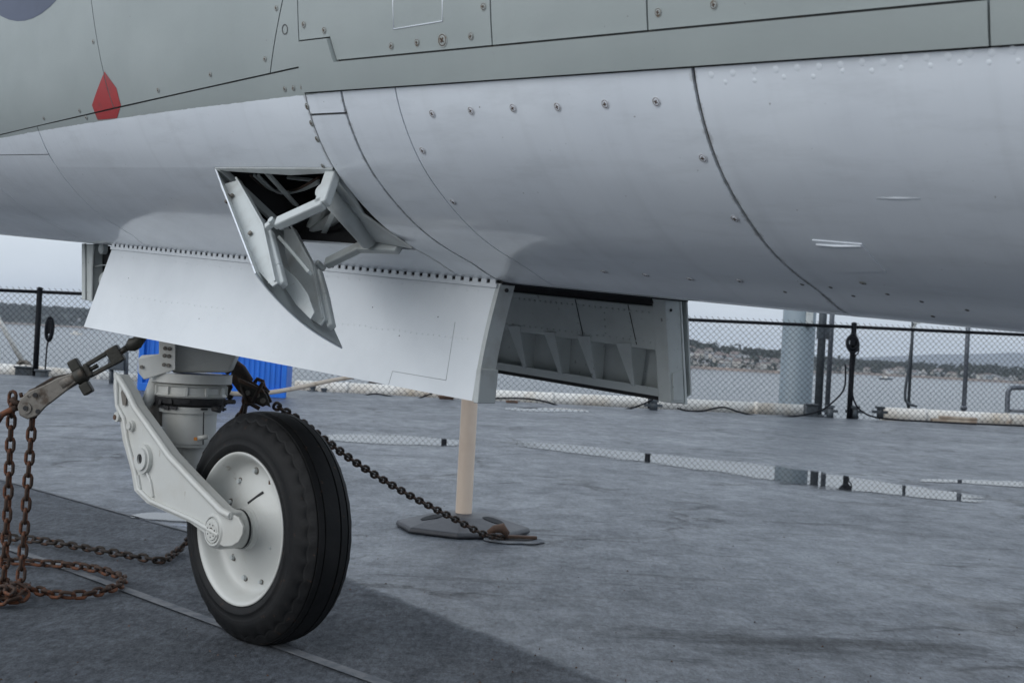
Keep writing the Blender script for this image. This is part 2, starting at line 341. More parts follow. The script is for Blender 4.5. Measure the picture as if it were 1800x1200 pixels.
    scf = ma('MULTIPLY', rng(noise_(2.1, 9, (.55, 3.0, 1), -.25, .7), .565, .62), ma('SUBTRACT', 1., dry)); col_ = mix(ma('MULTIPLY', scf, .6), col_, (.03, .034, .04))
    chip = rng(noise_(6.5, 5, (.6, 1.6, 1)), .745, .76); col_ = mix(ma('MULTIPLY', chip, .7), col_, (.30, .30, .29))
    rst = rng(noise_(1.7, 7), .66, .76, 0, .5); col_ = mix(rst, col_, (.075, .058, .045))
    spf = ma('MULTIPLY', ma('MULTIPLY', ma('MULTIPLY', ma('SUBTRACT', 1., ma('MULTIPLY', crk, .85)), ma('SUBTRACT', 1., ma('MULTIPLY', scf, .55))), ma('SUBTRACT', 1., ma('MULTIPLY', oil, .4))), rng(tot, .4, 1.6, .30, .74))
    K(spf, b.inputs['Specular IOR Level'])
    K(col_, b.inputs['Base Color'])
    rw = rng(sm, .36, .64, .36, .50); 
    x = N('ShaderNodeMix'); x.data_type = 'FLOAT'; K(dry, x.inputs[0]); K(rw, x.inputs[2]); x.inputs[3].default_value = .82; pud = ma('MULTIPLY', rng(noise_(.8, 9, (.6, 1.9, 1), -.1, .62), .665, .70), ma('SUBTRACT', 1.0, dry)); y2 = N('ShaderNodeMix'); y2.data_type = 'FLOAT'; K(pud, y2.inputs[0]); K(ma('ADD', x.outputs[0], rng(g2, .35, .65, .10, -.10)), y2.inputs[2]); y2.inputs[3].default_value = .08; K(y2.outputs[0], b.inputs['Roughness'])
    flat = ma('SUBTRACT', 1.0, pud)
    y3 = N('ShaderNodeMix'); y3.data_type = 'FLOAT'; K(ma('MULTIPLY', oil, .5), y3.inputs[0]); K(y2.outputs[0], y3.inputs[2]); y3.inputs[3].default_value = .8; K(y3.outputs[0], b.inputs['Roughness'])
    b1 = N('ShaderNodeBump'); b1.inputs['Strength'].default_value = .55; b1.inputs['Distance'].default_value = .005; K(noise_(75, 8, (1.2, .6, 1), 0, .8), b1.inputs['Height']); K(ma('MULTIPLY', flat, .8), b1.inputs['Strength'])
    b2 = N('ShaderNodeBump'); b2.inputs['Strength'].default_value = .35; b2.inputs['Distance'].default_value = .008; K(noise_(11, 7, (.8, 1.4, 1), -.5, .65), b2.inputs['Height']); K(ma('MULTIPLY', flat, .4), b2.inputs['Strength']); K(b1.outputs[0], b2.inputs['Normal']); K(b2.outputs[0], b.inputs['Normal'])
    return m

# ------------------------------------------------------------------ fuselage surface
KEY = [(0, -.002), (.15, -.001), (.25, .001), (.323, .027), (.389, .050), (.446, .077), (.504, .116), (.554, .160), (.593, .212), (.621, .27), (.641, .35), (.654, .45), (.660, .56), (.655, .72), (.62, .90), (.53, 1.08), (.38, 1.22), (.18, 1.30), (0, 1.32)]
def catmull(K_, n=8):
    o = []
    for i in range(len(K_)-1):
        p0 = K_[max(i-1, 0)]; p1 = K_[i]; p2 = K_[i+1]; p3 = K_[min(i+2, len(K_)-1)]
        for j in range(n):
            u = j/n
            o.append(tuple(.5*((2*p1[k])+(-p0[k]+p2[k])*u+(2*p0[k]-5*p1[k]+4*p2[k]-p3[k])*u*u+(-p0[k]+3*p1[k]-3*p2[k]+p3[k])*u**3) for k in (0, 1)))
    return o+[K_[-1]]
SEC = catmull(KEY); SL = [0.]
for q0, q1 in zip(SEC, SEC[1:]): SL.append(SL[-1]+math.hypot(q1[0]-q0[0], q1[1]-q0[1]))
STOP = SL[-1]
import bisect
def sec(s):
    sg = 1 if s >= 0 else -1; s = min(abs(s), STOP)
    i = min(max(bisect.bisect_right(SL, s)-1, 0), len(SL)-2); w = (s-SL[i])/(SL[i+1]-SL[i])
    y = SEC[i][0]*(1-w)+SEC[i+1][0]*w; z = SEC[i][1]*(1-w)+SEC[i+1][1]*w
    return sg*y, z
def s_of_z(z):
    for i in range(len(SL)-1):
        if SEC[i][0] > .24 and SEC[i][1] <= z <= SEC[i+1][1]:
            w = (z-SEC[i][1])/(SEC[i+1][1]-SEC[i][1]+1e-9); return SL[i]*(1-w)+SL[i+1]*w
    return 0
def s_of_y(y):
    for i in range(len(SL)-1):
        if SEC[i][0] <= y <= SEC[i+1][0]:
            w = (y-SEC[i][0])/(SEC[i+1][0]-SEC[i][0]+1e-9); return SL[i]*(1-w)+SL[i+1]*w
    return 0
def nrm2(s):
    y0, z0 = sec(s-.004); y1, z1 = sec(s+.004); ty, tz = y1-y0, z1-z0; l = math.hypot(ty, tz) or 1
    return tz/l, -ty/l
def surf_l(t, s, off=0):
    y, z = sec(s); ny, nz = nrm2(s); y += ny*off; z += nz*off
    k = 1.
    if t > 3.4: k = max(.05, 1-.045*(t-3.4)**1.7)
    if t < -2.5: k = max(.3, 1-.05*(-2.5-t)**1.6)
    zc = .55
    return t, y*k, zc+(z-zc)*k if t < -2.5 else z*(k if z > zc else 1)
def S(t, s, off=0): return W(*surf_l(t, s, off))
def SN(t, s):
    ny, nz = nrm2(s); return (P*ny+U*nz).normalized()
def pix(px, py):
    """photo pixel -> (t, s) on the skin"""
    r = ray(px, py); best = None; rA, rP, rU = r.dot(A), r.dot(P), r.dot(U); c0 = loc(CAM)
    for i in range(len(SL)-1):
        y0, z0 = SEC[i]; y1, z1 = SEC[i+1]; ey, ez = y1-y0, z1-z0; ny, nz = ez, -ey
        den = rP*ny+rU*nz
        if abs(den) < 1e-9: continue
        k = ((y0-c0[1])*ny+(z0-c0[2])*nz)/den
        if k < .3: continue
        y, z, t = c0[1]+rP*k, c0[2]+rU*k, c0[0]+rA*k
        w = ((y-y0)*ey+(z-z0)*ez)/(ey*ey+ez*ez)
        if -1e-4 <= w <= 1.0001 and (best is None or k < best[0]): best = (k, t, SL[i]*(1-w)+SL[i+1]*w)
    return (best[1], best[2]) if best else (2., .3)
PB = [(1.76, s_of_z(.2695)), (2.543, s_of_z(.246)), (3.132, s_of_z(.219))]
M['skin'] = paint_skin()
M['deck'] = deck_mat()

def clip(poly, n, d):
    """keep n.x <= d"""
    out = []
    for i, q in enumerate(poly):
        w = poly[(i+1) % len(poly)]; a_ = n[0]*q[0]+n[1]*q[1]-d; b_ = n[0]*w[0]+n[1]*w[1]-d
        if a_ <= 0: out.append(q)
        if (a_ < 0 < b_) or (b_ < 0 < a_):
            u = a_/(a_-b_); out.append((q[0]+(w[0]-q[0])*u, q[1]+(w[1]-q[1])*u))
    return out
def inside(poly, q):
    n = len(poly); sg = 0
    for i in range(n):
        a_, b_ = poly[i], poly[(i+1) % n]; cr = (b_[0]-a_[0])*(q[1]-a_[1])-(b_[1]-a_[1])*(q[0]-a_[0])
        if abs(cr) < 1e-12: continue
        if sg and (cr > 0) != (sg > 0): return False
        sg = 1 if cr > 0 else -1
    return True
def halfplanes(poly, gap, others=()):
    area = sum(poly[i][0]*poly[(i+1) % len(poly)][1]-poly[(i+1) % len(poly)][0]*poly[i][1] for i in range(len(poly)))
    if area < 0: poly = poly[::-1]
    hp = []
    for i, q in enumerate(poly):
        w = poly[(i+1) % len(poly)]; dx, dy = w[0]-q[0], w[1]-q[1]; l = math.hypot(dx, dy)
        if l < 1e-9: continue
        n = (dy/l, -dx/l); g = gap
        mid = ((q[0]+w[0])/2+n[0]*.0015, (q[1]+w[1])/2+n[1]*.0015)
        if any(inside(o_, mid) for o_ in others): g = -1e-6
        hp.append((n, n[0]*q[0]+n[1]*q[1]-g))
    return hp
def patch(polys, name, mats, parent, gap=.0009, off=0., thick=.004, xform=None, extra=None, dt=None, ds=.018, wall=True, fnoff=None):
    """curved plate lying on the skin, cut to convex polygons given in (station, girth)"""
    vid = {}; V = []; UVs = []; F = []; edges = {}
    def vert(t, s):
        k = (round(t, 5), round(s, 5))
        if k not in vid:
            vid[k] = len(V); o_ = off+(fnoff(t, s) if fnoff else 0)
            V.append(S(t, s, o_)); UVs.append((t, s))
        return vid[k]
    for poly in polys:
        hp = halfplanes(poly, gap, [o_ for o_ in polys if o_ is not poly])+(extra or [])
        t0, t1 = min(q[0] for q in poly), max(q[0] for q in poly); s0, s1 = min(q[1] for q in poly), max(q[1] for q in poly)
        DT = dt or (.08 if t1-t0 < 2 else .25)
        nt = max(1, int(math.ceil((t1-t0)/DT))); ns = max(1, int(math.ceil((s1-s0)/ds)))
        for i in range(nt):
            for j in range(ns):
                a0, a1 = t0+(t1-t0)*i/nt, t0+(t1-t0)*(i+1)/nt; b0, b1 = s0+(s1-s0)*j/ns, s0+(s1-s0)*(j+1)/ns
                c = [(a0, b0), (a1, b0), (a1, b1), (a0, b1)]
                for n, d in hp:
                    c = clip(c, n, d)
                    if len(c) < 3: break
                if len(c) < 3: continue
                ids = []
                for q in c:
                    w = vert(*q)
                    if not ids or (ids[-1] != w): ids.append(w)
                if ids[0] == ids[-1]: ids.pop()
                if len(set(ids)) >= 3: F.append(ids)
    mb = MB(); mb.smooth = True
    if not F: return None
    for f in F:
        for i in range(len(f)):
            k = (f[i], f[(i+1) % len(f)])
            if (k[1], k[0]) in edges: del edges[(k[1], k[0])]
            else: edges[k] = 1
    mb.v = list(V); 
    for f in F: mb.face(f)
    if wall:
        mb.smooth = False; low = {}
        for a_, b_ in edges:
            q = []
            for i in (a_, b_):
                t, s = UVs[i]; mb.v.append(V[i].copy()); UVs.append((t, s)); q.append(len(mb.v)-1)
            for i in (b_, a_):
                t, s = UVs[i]; mb.v.append(V[i]-SN(t, s)*thick); UVs.append((t, s)); q.append(len(mb.v)-1)
            mb.face(q)
    if xform: mb.v = [xform(q) for q in mb.v]
    return mb.build(name, mats, parent, uv=UVs, fix=False)

SH = s_of_y(.25)                 # hinge line of the gear bay
Z = s_of_z
H_T0, H_T1 = 1.862, 2.242; H_S0, H_S1 = Z(.041), Z(.159)       # open vent
air = empty('parked_jet_aircraft', W(2.755, 0, -.915), 'parked jet, white below and grey above, standing on its white nose gear', 'aircraft')

TOP = Z(.60)
def R4(t0, t1, s0, s1): return [(t0, s0), (t1, s0), (t1, s1), (t0, s1)]
zE = lambda t: .226+(3.125-t)*(.310-.226)/(3.125-1.861)        # long seam forward of the break
sE = lambda t: Z(max(.13, zE(t)))
panels = []
# --- aft of the main ring seam (t<1.76)
eA = Z(.2705); mA = Z(.314)
panels += [[R4(1.625, 1.7600, SH, eA)], [R4(1.0575, 1.625, SH, eA)], [R4(-.35, 1.0550, 0.0, eA)], [R4(-2.4, -.35, 0.0, eA)]]
panels += [[R4(1.056, 1.765, 0.0, SH)]]
pts = [pix(530, 72), pix(580, 72), pix(600, 110)]
zn = pts[0][1]; ta = pts[1][0]
panels += [[R4(.68, 1.762, eA, mA), R4(1.762, 1.860, eA, mA), [(1.762, mA), (1.860, mA), (1.860, zn), (ta, zn)]], [R4(-2.4, .68, eA, mA)]]
panels += [[R4(1.401, 1.762, mA, TOP), [(1.762, mA), (ta, zn), (ta, TOP), (1.762, TOP)], [(ta, zn), (1.860, zn), (1.860, TOP), (ta, TOP)]]]
panels += [[R4(1.763, 1.860, Z(.238), eA)]]
panels += [[R4(1.121, 1.401, mA, TOP)], [R4(.68, 1.121, mA, TOP)], [R4(-2.4, .68, mA, TOP)]]
panels += [[R4(1.763, 1.860, SH, Z(.237))]]
# --- forward of the break (t>1.86)
sM = pix(85, 272)[1]
(g0, g0s), (g1, g1s) = pix(497, 0), pix(475, 130)
gT = g1+(g0-g1)*(TOP-sE(g1))/(g0s-sE(g1))
sX = sE(g1)+(g1-1.860)/(g1-gT)*(TOP-sE(g1))
panels += [[[(1.860, sE(1.86)), (g1, sE(g1)), (1.860, sX)]]]
panels += [[[(g1, sE(g1)), (2.525, sE(2.525)), (2.622, TOP), (1.860, TOP), (1.860, sX)]]]
panels += [[[(2.525, sE(2.525)), (3.35, sE(3.35)), (3.35, TOP), (2.622, TOP)]]]
panels += [[R4(3.35, 5.2, Z(.20), TOP)]]
panels += [[[(1.860, H_S1), (H_T1, H_S1), (H_T1, sE(H_T1)), (1.860, sE(1.86))], [(H_T1, H_S1), (2.915, H_S1), (2.905, sE(2.905)), (H_T1, sE(H_T1))],
            [(H_T1, H_S0), (2.968, H_S0), (2.915, H_S1), (H_T1, H_S1)], [(H_T1, SH), (3.03, SH), (2.968, H_S0), (H_T1, H_S0)], R4(1.860, H_T1, SH, H_S0)]]
panels += [[[(2.914, sM), (3.35, sM), (3.35, sE(3.35)), (2.905, sE(2.905))]]]
panels += [[[(3.03, SH), (3.35, SH), (3.35, H_S0), (2.968, H_S0)], [(2.968, H_S0), (3.35, H_S0), (3.35, sM), (2.9165, sM), (2.915, H_S1)]]]
panels += [[R4(3.35, 5.2, SH, Z(.20))], [R4(3.23, 5.2, 0, SH)]]
panels += [[R4(5.2, 6.6, 0, STOP)], [R4(-5.6, -2.4, 0, STOP)]]
# --- upper skin and the starboard side
for t0, t1 in ((-2.4, -.4), (-.4, 1.4), (1.4, 3.2), (3.2, 5.2)): panels += [[R4(t0, t1, TOP, STOP)]]
for t0, t1 in ((-2.4, 0), (0, 1.765)): panels += [[R4(t0, t1, -Z(.27), 0)], [R4(t0, t1, -STOP, -Z(.27))]]
panels += [[R4(1.765, 3.23, -Z(.27), -SH)], [R4(1.765, 3.23, -STOP, -Z(.27))], [R4(3.23, 5.2, -Z(.27), 0)], [R4(3.23, 5.2, -STOP, -Z(.27))], [R4(5.2, 6.6, -STOP, 0)], [R4(-5.6, -2.4, -STOP, 0)]]
for k, pl in enumerate(panels):
    tt = [q[0] for p_ in pl for q in p_]
    # the grey strip aft stands proud of the white skin below it
    o_ = .006 if abs(pl[0][0][1]-eA) < 1e-6 else 0.
    g = .0014
    patch(pl, 'skin_panel', M['skin'], air, gap=g, off=o_, thick=.004 if not o_ else .0105)
# structure right under the seams
under = [R4(-5.6, H_T0-.004, SH, STOP), R4(-5.6, 1.765, 0, SH), R4(-5.6, 1.765, -SH, 0), R4(-5.6, 6.6, -STOP, -SH), R4(3.23, 6.6, -SH, SH), R4(H_T1+.004, 6.6, SH, STOP), R4(H_T0-.004, H_T1+.004, SH, H_S0-.004), R4(H_T0-.004, H_T1+.004, H_S1+.004, STOP)]
patch(under, 'inner_frame', M['seam'], air, gap=0, off=-.0045, wall=False, ds=.03)

# --- markings
def decal(poly, m, name, off):
    for pl in panels:
        for cell in pl:
            if max(q[1] for q in cell) < .2 or min(q[0] for q in cell) > 4: continue
            patch([poly], name, m, air, gap=0, off=off, wall=False, extra=halfplanes(cell, .0014), ds=.01, dt=.03)
dia = [pix(*q) for q in [(184, 126), (162, 185), (172, 211), (206, 208), (213, 186), (205, 155)]]
decal(dia, M['redp'], 'red_diamond_mark', .0005)
cc = (2.90, Z(.458)+.43); cr = .43
decal([(cc[0]+cr*math.cos(2*math.pi*k/64), min(cc[1]+cr*math.sin(2*math.pi*k/64), 3)) for k in range(64)], M['bluep'], 'roundel_blue_disc', .0005)

# --- screws
M['screw'] = mat('painted_screw', (.60, .62, .66), .4, var=(90, (.38, .36, .33), .55, .7))
M['slot'] = mat('rusty_slot', (.07, .038, .022), .8, var=(200, (.03, .02, .015), .4, .6))
M['screwg'] = mat('grey_painted_screw', (.30, .32, .31), .45, var=(90, (.17, .12, .07), .52, .66))
def screw_mesh(name, r, m1):
    b = MB(); b.lathe((0, 0, 0), (0, 0, 1), sharp([(.0002, r*1.42), (.0005, r*1.36), (.0005, r*1.16)]), 18); b.cur = 1
    b.lathe((0, 0, 0), (0, 0, 1), [(.0003, r*1.2), (.00035, r*.98)], 18); b.cur = 0; b.lathe((0, 0, 0), (0, 0, 1), sharp([(.0003, r), (.0008, r*.96), (.0010, r*.8), (.0010, 0.00001)]), 18)
    b.cur = 1
    b.box((0, 0, .00105), (r*.60, r*.17, .00015)); b.box((0, 0, .0011), (r*.17, r*.60, .00015))
    o = b.build(name, [m1, M['slot']]); me = o.data; bpy.data.objects.remove(o); return me
scW = screw_mesh('screw', .0046, M['screw']); scG = screw_mesh('screw', .0040, M['screwg']); scS = screw_mesh('screw', .0034, M['screwg']); scB = screw_mesh('screw', .0072, M['screwg'])
def put_screw(px, py, me):
    t, s = pix(px, py); n = SN(t, s); q = S(t, s, .0003+(.006 if (t < 1.86 and eA < s < mA) else 0))
    x = A-n*A.dot(n); x.normalize(); y = n.cross(x); a_ = random.random()*3
    x2 = x*math.cos(a_)+y*math.sin(a_); y2 = n.cross(x2)
    M4 = Matrix((x2, y2, n)).transposed().to_4x4(); M4.translation = q
    shared('screw', me, M4, air)
for q in [(760, 200), (828, 195), (902, 190), (980, 188), (1064, 183), (1154, 179), (743, 265), (1236, 278), (797, 355), (1292, 384), (1062, 477), (1135, 483), (1213, 490), (1300, 493)]: put_screw(*q, scW)
for q in [(534, 44), (570, 54), (688, 81), (733, 75), (828, 64), (850, 12), (1157, 22), (1255, 9), (540, 187), (548, 217), (558, 245)]: put_screw(*q, scG)
for q in [(539, 90), (554, 90), (571, 89), (501, 157), (516, 155), (531, 153), (466, 104), (370, 131), (278, 159), (164, 74), (486, 15), (77, 208), (152, 207), (140, 195), (568, 292), (1517, 497)]: put_screw(*q, scS)
put_screw(778, 71, scB)

# --- rivets: fine rows on skin and doors, joined
def dome(b, q, n, r, h):
    x = n.cross(Vector((.3, .2, 1))); x.normalize(); y = n.cross(x); i0 = len(b.v); k = 7
    for rr, hh in ((r, 0.), (r*.72, h*.7)):
        for j in range(k): b.v.append(q+x*(rr*math.cos(6.283*j/k))+y*(rr*math.sin(6.283*j/k))+n*hh)
    b.v.append(q+n*h)
    for j in range(k): b.face([i0+j, i0+(j+1) % k, i0+k+(j+1) % k, i0+k+j]); b.face([i0+k+j, i0+k+(j+1) % k, i0+2*k])
rv = MB(); rv.smooth = True
def rivrow(p0, p1, n, r=.0026, h=.0006, jit=0):
    for i in range(n):
        u = i/max(1, n-1); t, s = pix(p0[0]+(p1[0]-p0[0])*u, p0[1]+(p1[1]-p0[1])*u+random.uniform(-jit, jit)); dome(rv, S(t, s, -.0001), SN(t, s), r, h)
rivrow((1250, 131), (1780, 90), 15, .0046, .0006, 2)
rivrow((1275, 143), (1790, 103), 11, .0034, .0005, 5)
rivrow((385, 287), (575, 292), 22, .0018, .0005)
rivrow((10, 293), (80, 284), 4, .0022)
rivrow((450, 262), (560, 266), 10, .0016, .0005, 2)
rivrow((250, 245), (315, 225), 9, .0016, .0005, 3)
rivrow((880, 505), (880, 506), 1)
for q in [(1410, 500), (1460, 505), (1560, 517), (1620, 530), (1700, 545), (1500, 520), (1640, 556), (1380, 513)]:
    t, s = pix(*q); b = MB(); dome(b, S(t, s), SN(t, s), .0032, .0009); b.build('belly_fastener', M['seam'], air)
rvo = rv.build('rivets', M['skin'], air, uv=[(1.2, .3)]*len(rv.v)); rvo['kind'] = 'stuff'

# --- blister, ridge on the aft white panel
bl = [pix(1428, 421), pix(1515, 428), pix(1558, 476), pix(1470, 478)]
patch([bl], 'cover_plate', M['skin'], air, gap=0, off=.0013, thick=.002)
b = MB(); b.tube([S(*pix(1436, 428), .0018), S(*pix(1470, 430), .0022), S(*pix(1515, 431), .0012)], .0015, 8); b.build('plate_lip', M['skin'], air, uv=[(1.2, .3)]*len(b.v))
b = MB(); b.tube([S(*pix(1540, 349), -.0038), S(*pix(1575, 349), -.0031), S(*pix(1618, 349), -.0038)], .004, 10); b.build('raised_bead', M['skin'], air, uv=[(1.2, .3)]*len(b.v))
pr = [pix(*q) for q in [(690, -30), (778, -34), (778, 38), (692, 52)]]
b = MB(); b.smooth = True; qs = [S(*q, .0008) for q in pr]
b.tube([q_-SN(1.5, .6)*.0009 for q_ in qs[1:]], .0012, 6)
b.tube([qs[3]-SN(1.5, .6)*.0009, qs[0]-SN(1.5, .6)*.0009], .0012, 6); b.build('faint_patch_outline', M['skin'], air, uv=[(1.2, .6)]*len(b.v))
# drip edge where the grey strip overlaps, water drop
# --- small slotted ring mark near the top
b = MB(); t, s = pix(501, 52); b.lathe(S(t, s), SN(t, s), [(.0006, .0085), (.001, .0075), (.0006, .0065)], 20); b.build('access_plug', M['seam'], air)

# ------------------------------------------------------------------ gear bay
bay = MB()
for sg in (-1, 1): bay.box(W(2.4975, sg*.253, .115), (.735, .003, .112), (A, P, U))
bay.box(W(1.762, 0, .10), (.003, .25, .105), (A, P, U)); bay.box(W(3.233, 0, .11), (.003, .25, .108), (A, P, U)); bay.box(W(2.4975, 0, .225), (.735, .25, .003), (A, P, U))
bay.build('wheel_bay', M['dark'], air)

# --- near (port) door: curved sheet, tips outwards slightly
def door_l(t, v):      # v 0 hinge..1 bottom edge
    f = (t-1.765)/(3.227-1.765)
    yb = .284*(1-f)+.312*f; y = .252+(yb-.252)*(v**1.0)+.005*(1-f)*math.sin(math.pi*v); return (t, y, -.003-.207*v)
t0, t1 = 1.765, 3.227
b = MB(); nT, nV = 30, 12; b.smooth = True
outer = [[W(*door_l(t0+(t1-t0)*i/nT-(.003*math.sin(math.pi*j/nV) if i == 0 else 0), j/nV)) for j in range(nV+1)] for i in range(nT+1)]
TH = .026
nd = P
idx = [[None]*(nV+1) for _ in range(nT+1)]
for i in range(nT+1):
    for j in range(nV+1): idx[i][j] = len(b.v); b.v.append(outer[i][j])
for i in range(nT):
    for j in range(nV): b.face([idx[i][j], idx[i][j+1], idx[i+1][j+1], idx[i+1][j]])
b.smooth = False
def strip(rowa, rowb):
    k = len(b.v); b.v += [q.copy() for q in rowa]+[q.copy() for q in rowb]; n = len(rowa)
    for i in range(n-1): b.face([k+i, k+i+1, k+n+i+1, k+n+i])
def inn(q, v=0.5): return q-P*TH
strip([outer[i][nV] for i in range(nT+1)], [outer[i][nV]-P*.012+U*.006 for i in range(nT+1)])
strip(outer[nT], [inn(q) for q in outer[nT]])
strip([outer[i][0] for i in range(nT+1)], [inn(outer[i][0]) for i in range(nT+1)])
for i in range(nT): strip([inn(q) for q in outer[i]], [inn(q) for q in outer[i+1]])
door = b.build('gear_door', M['doorwhite'], air, fix=False); door['label'] = 'near white gear door with riveted face'
# end plate, rear edge
b = MB(); n = 10; rowo = [W(*door_l(t0, j/n)) for j in range(n+1)]
for j in range(n):
    q0, q1 = rowo[j], rowo[j+1]
    e0, e1 = q0-A*.004, q1-A*.004
    b.add([e0+P*.0005, e1+P*.0005, e1-P*.034, e0-P*.034, q0+A*.006+P*.0005, q1+A*.006+P*.0005, q1+A*.006-P*.034, q0+A*.006-P*.034], [(0, 1, 2, 3), (4, 7, 6, 5), (0, 4, 5, 1), (3, 2, 6, 7)])
b.build('door_end_plate', M['ventgrey'], door)
b = MB(); q = W(1.757, .268, -.182); b.box(q, (.006, .021, .030), (A, P, U)); b.build('door_edge_block', M['ventgrey'], door, bevel=.002)
b = MB(); q = W(1.759, .240, -.014); b.lathe(q, -A, sharp([(0, .0035), (.003, .0035), (.003, .0001)]), 12); b.build('bolt_hole', M['dark'], door)
# faint seam rectangle low on the door, rivets, shallow dots
M['fseam'] = mat('faint_seam', (.36, .385, .40), .5)
def on_door(px, py, o=0.):
    q = hy(px, py, .285); t = loc(q)[0]
    for _ in range(4):
        t, y, z = loc(q); v = min(1, max(0, (-z-.003)/.207)); y2 = door_l(t, v)[1]; q = hy(px, py, y2)
    return q+P*o
for a_, c_ in (((690, 652), (784, 668)), ((784, 668), (800, 566)), ((690, 652), (683, 676))):
    b = MB(); b.tube([on_door(a_[0]+(c_[0]-a_[0])*k/4, a_[1]+(c_[1]-a_[1])*k/4, .0001) for k in range(5)], .0006, 5); b.build('door_seam', M['fseam'], door)
b = MB(); b.smooth = True
for i in range(62):
    u = i/61; q = on_door(212+u*610, 520+u*76+math.sin(i)*1.0, 0)
    if 395 < 212+u*610 < 600: continue
    dome(b, q, P, .0024, .0010)
for i in range(26): dome(b, on_door(250+i*17+random.uniform(-3, 3), 538+i*3.2+random.uniform(-8, 8)), P, .0016, .0005)
for i in range(34): u = i/33; dome(b, on_door(215+u*625, 452+u*60), P, .0022, .0009)
o = b.build('rivets', M['doorwhite'], door); o['kind'] = 'stuff'
b = MB()
for q in [(655, 540), (770, 557), (226, 489), (350, 560), (702, 590)]: dome(b, on_door(*q), P, .0014, .0008)
o = b.build('dark_holes', M['dark'], door); o['kind'] = 'stuff'
# piano hinge: knuckles with gaps
b = MB(); nk = 62
b.tube([W(t0-.0, .2535, -.0005), W(t1, .2535, -.0005)], .0028, 6)
b.build('hinge_pin', M['dark'], door)
b = MB()
for i in range(nk):
    t = t0+(t1-t0)*(i+.5)/nk; b.box(W(t, .2548, -.001), (.0072, .0030, .0046), (A, P, U))
o = b.build('hinge_knuckles', M['doorwhite'], door, bevel=.0012); o['kind'] = 'stuff'
b = MB(); b.box(W((t0+t1)/2, .2572, .0068), ((t1-t0)/2, .0014, .0030), (A, P, U)); b.box(W((t0+t1)/2, .2572, -.0078), ((t1-t0)/2, .0014, .0034), (A, P, U)); b.build('hinge_leaf', M['doorwhite'], door)

# --- far (starboard) door with ribbed inner side
YS = -.216
def sd_l(t, v, o=0): return W(t, YS-.045*v+o, -.004-.200*v)
b = MB(); pts = [sd_l(t0, 0, -.036), sd_l(t1, 0, -.036), sd_l(t1, .93, -.036), sd_l(t1, 1, 0), sd_l(t0, 1, 0), sd_l(t0, .93, -.036)]; b.prism([pts[0], pts[1], pts[2], pts[5]], -P*.004); b.prism([pts[5], pts[2], pts[3], pts[4]], -P*.004)
fd = b.build('gear_door', M['primer'], air); fd['label'] = 'far gear door with grey-green ribbed inner side'
b = MB()   # raised upper inner panel: thick box part
up = [sd_l(t0+.028, .09, .028), sd_l(t1-.02, .09, .028), sd_l(t1-.02, .50, .028), sd_l(t0+.028, .50, .028)]
b.prism(up, -P*.004); b.build('upper_panel', M['primer'], fd, bevel=.0015)
b = MB(); b.bar(sd_l(t0+.03, .09, .014), sd_l(t1-.02, .09, .014), .003, .028, P); b.build('top_flange', M['primer'], fd)
b = MB(); b.bar(sd_l(t0+.03, .50, .014), sd_l(t1-.02, .50, .014), .004, .026, P); b.build('middle_flange', M['primer'], fd)
def fdp(px, py, o): 
    n_ = (P*1.0+U*(-.045*1.0/.200)*-1.0).normalized(); n_ = (sd_l(1, 0)-sd_l(2, 0)).cross(sd_l(1, 1)-sd_l(1, 0)).normalized(); return hitp(px, py, sd_l(1.8, .5, o), n_)
for dx, dy, w_ in ((-66, -8, 20), (0, 0, 21), (63, 11, 20), (122, 18, 22), (190, 30, 26)):
    b = MB(); q = [fdp(893+dx, 572+dy, .031), fdp(893+dx+w_, 573+dy, .031), fdp(926+dx, 648+dy, .004), fdp(921+dx, 648+dy, .004)]
    b.prism(q, P*.002)
    b.prism([q[1], q[2], fdp(926+dx, 648+dy, .004)-P*.02, q[1]-P*.05], A*.003)
    b.build('gusset', M['primer'], fd, bevel=.0008)
b = MB(); b.prism([sd_l(t0+.034, -.03, .004), sd_l(t1, -.03, .004), sd_l(t1, .075, .004), sd_l(t0+.034, .075, .004)], P*.02); b.build('painted_shade_strip', M['dark'], fd)  # solid dark strip painting in the shade of the bay opening above the door
for t, sl in ((2.003, .02), (1.853, .018)):
    b = MB(); b.tube([sd_l(t+.012, .09, .0288), sd_l(t-.006, .48, .0288)], .0010, 5); b.build('panel_joint', M['seam'], fd)
b = MB(); b.smooth = True
for i in range(46): dome(b, sd_l(t0+.045+i*.0165, .15, .0285), P, .0034, .0020)
for i in range(40): dome(b, sd_l(t0+.045+i*.0185, .44, .0285), P, .0028, .0014)
for t in (1.862, 1.933, 2.012):
    for j in range(4): dome(b, sd_l(t, .20+j*.07, .0285), P, .0026, .0014)
for i in range(40): dome(b, sd_l(t0+.05+i*.0175, .93, .0005), P, .0026, .0014)
o = b.build('rivets', M['primer'], fd); o['kind'] = 'stuff'
b = MB(); b.bar(sd_l(t0, 1.0, -.004), sd_l(t1, 1.0, -.004), .010, .010, P); b.build('bottom_seal', M['dark'], fd)
b = MB(); b.prism([sd_l(t0, .985, .001), sd_l(t1, .985, .001), sd_l(t1, .90, .001), sd_l(t0, .90, .001)], P*.002); b.build('bottom_strip', M['primer'], fd)
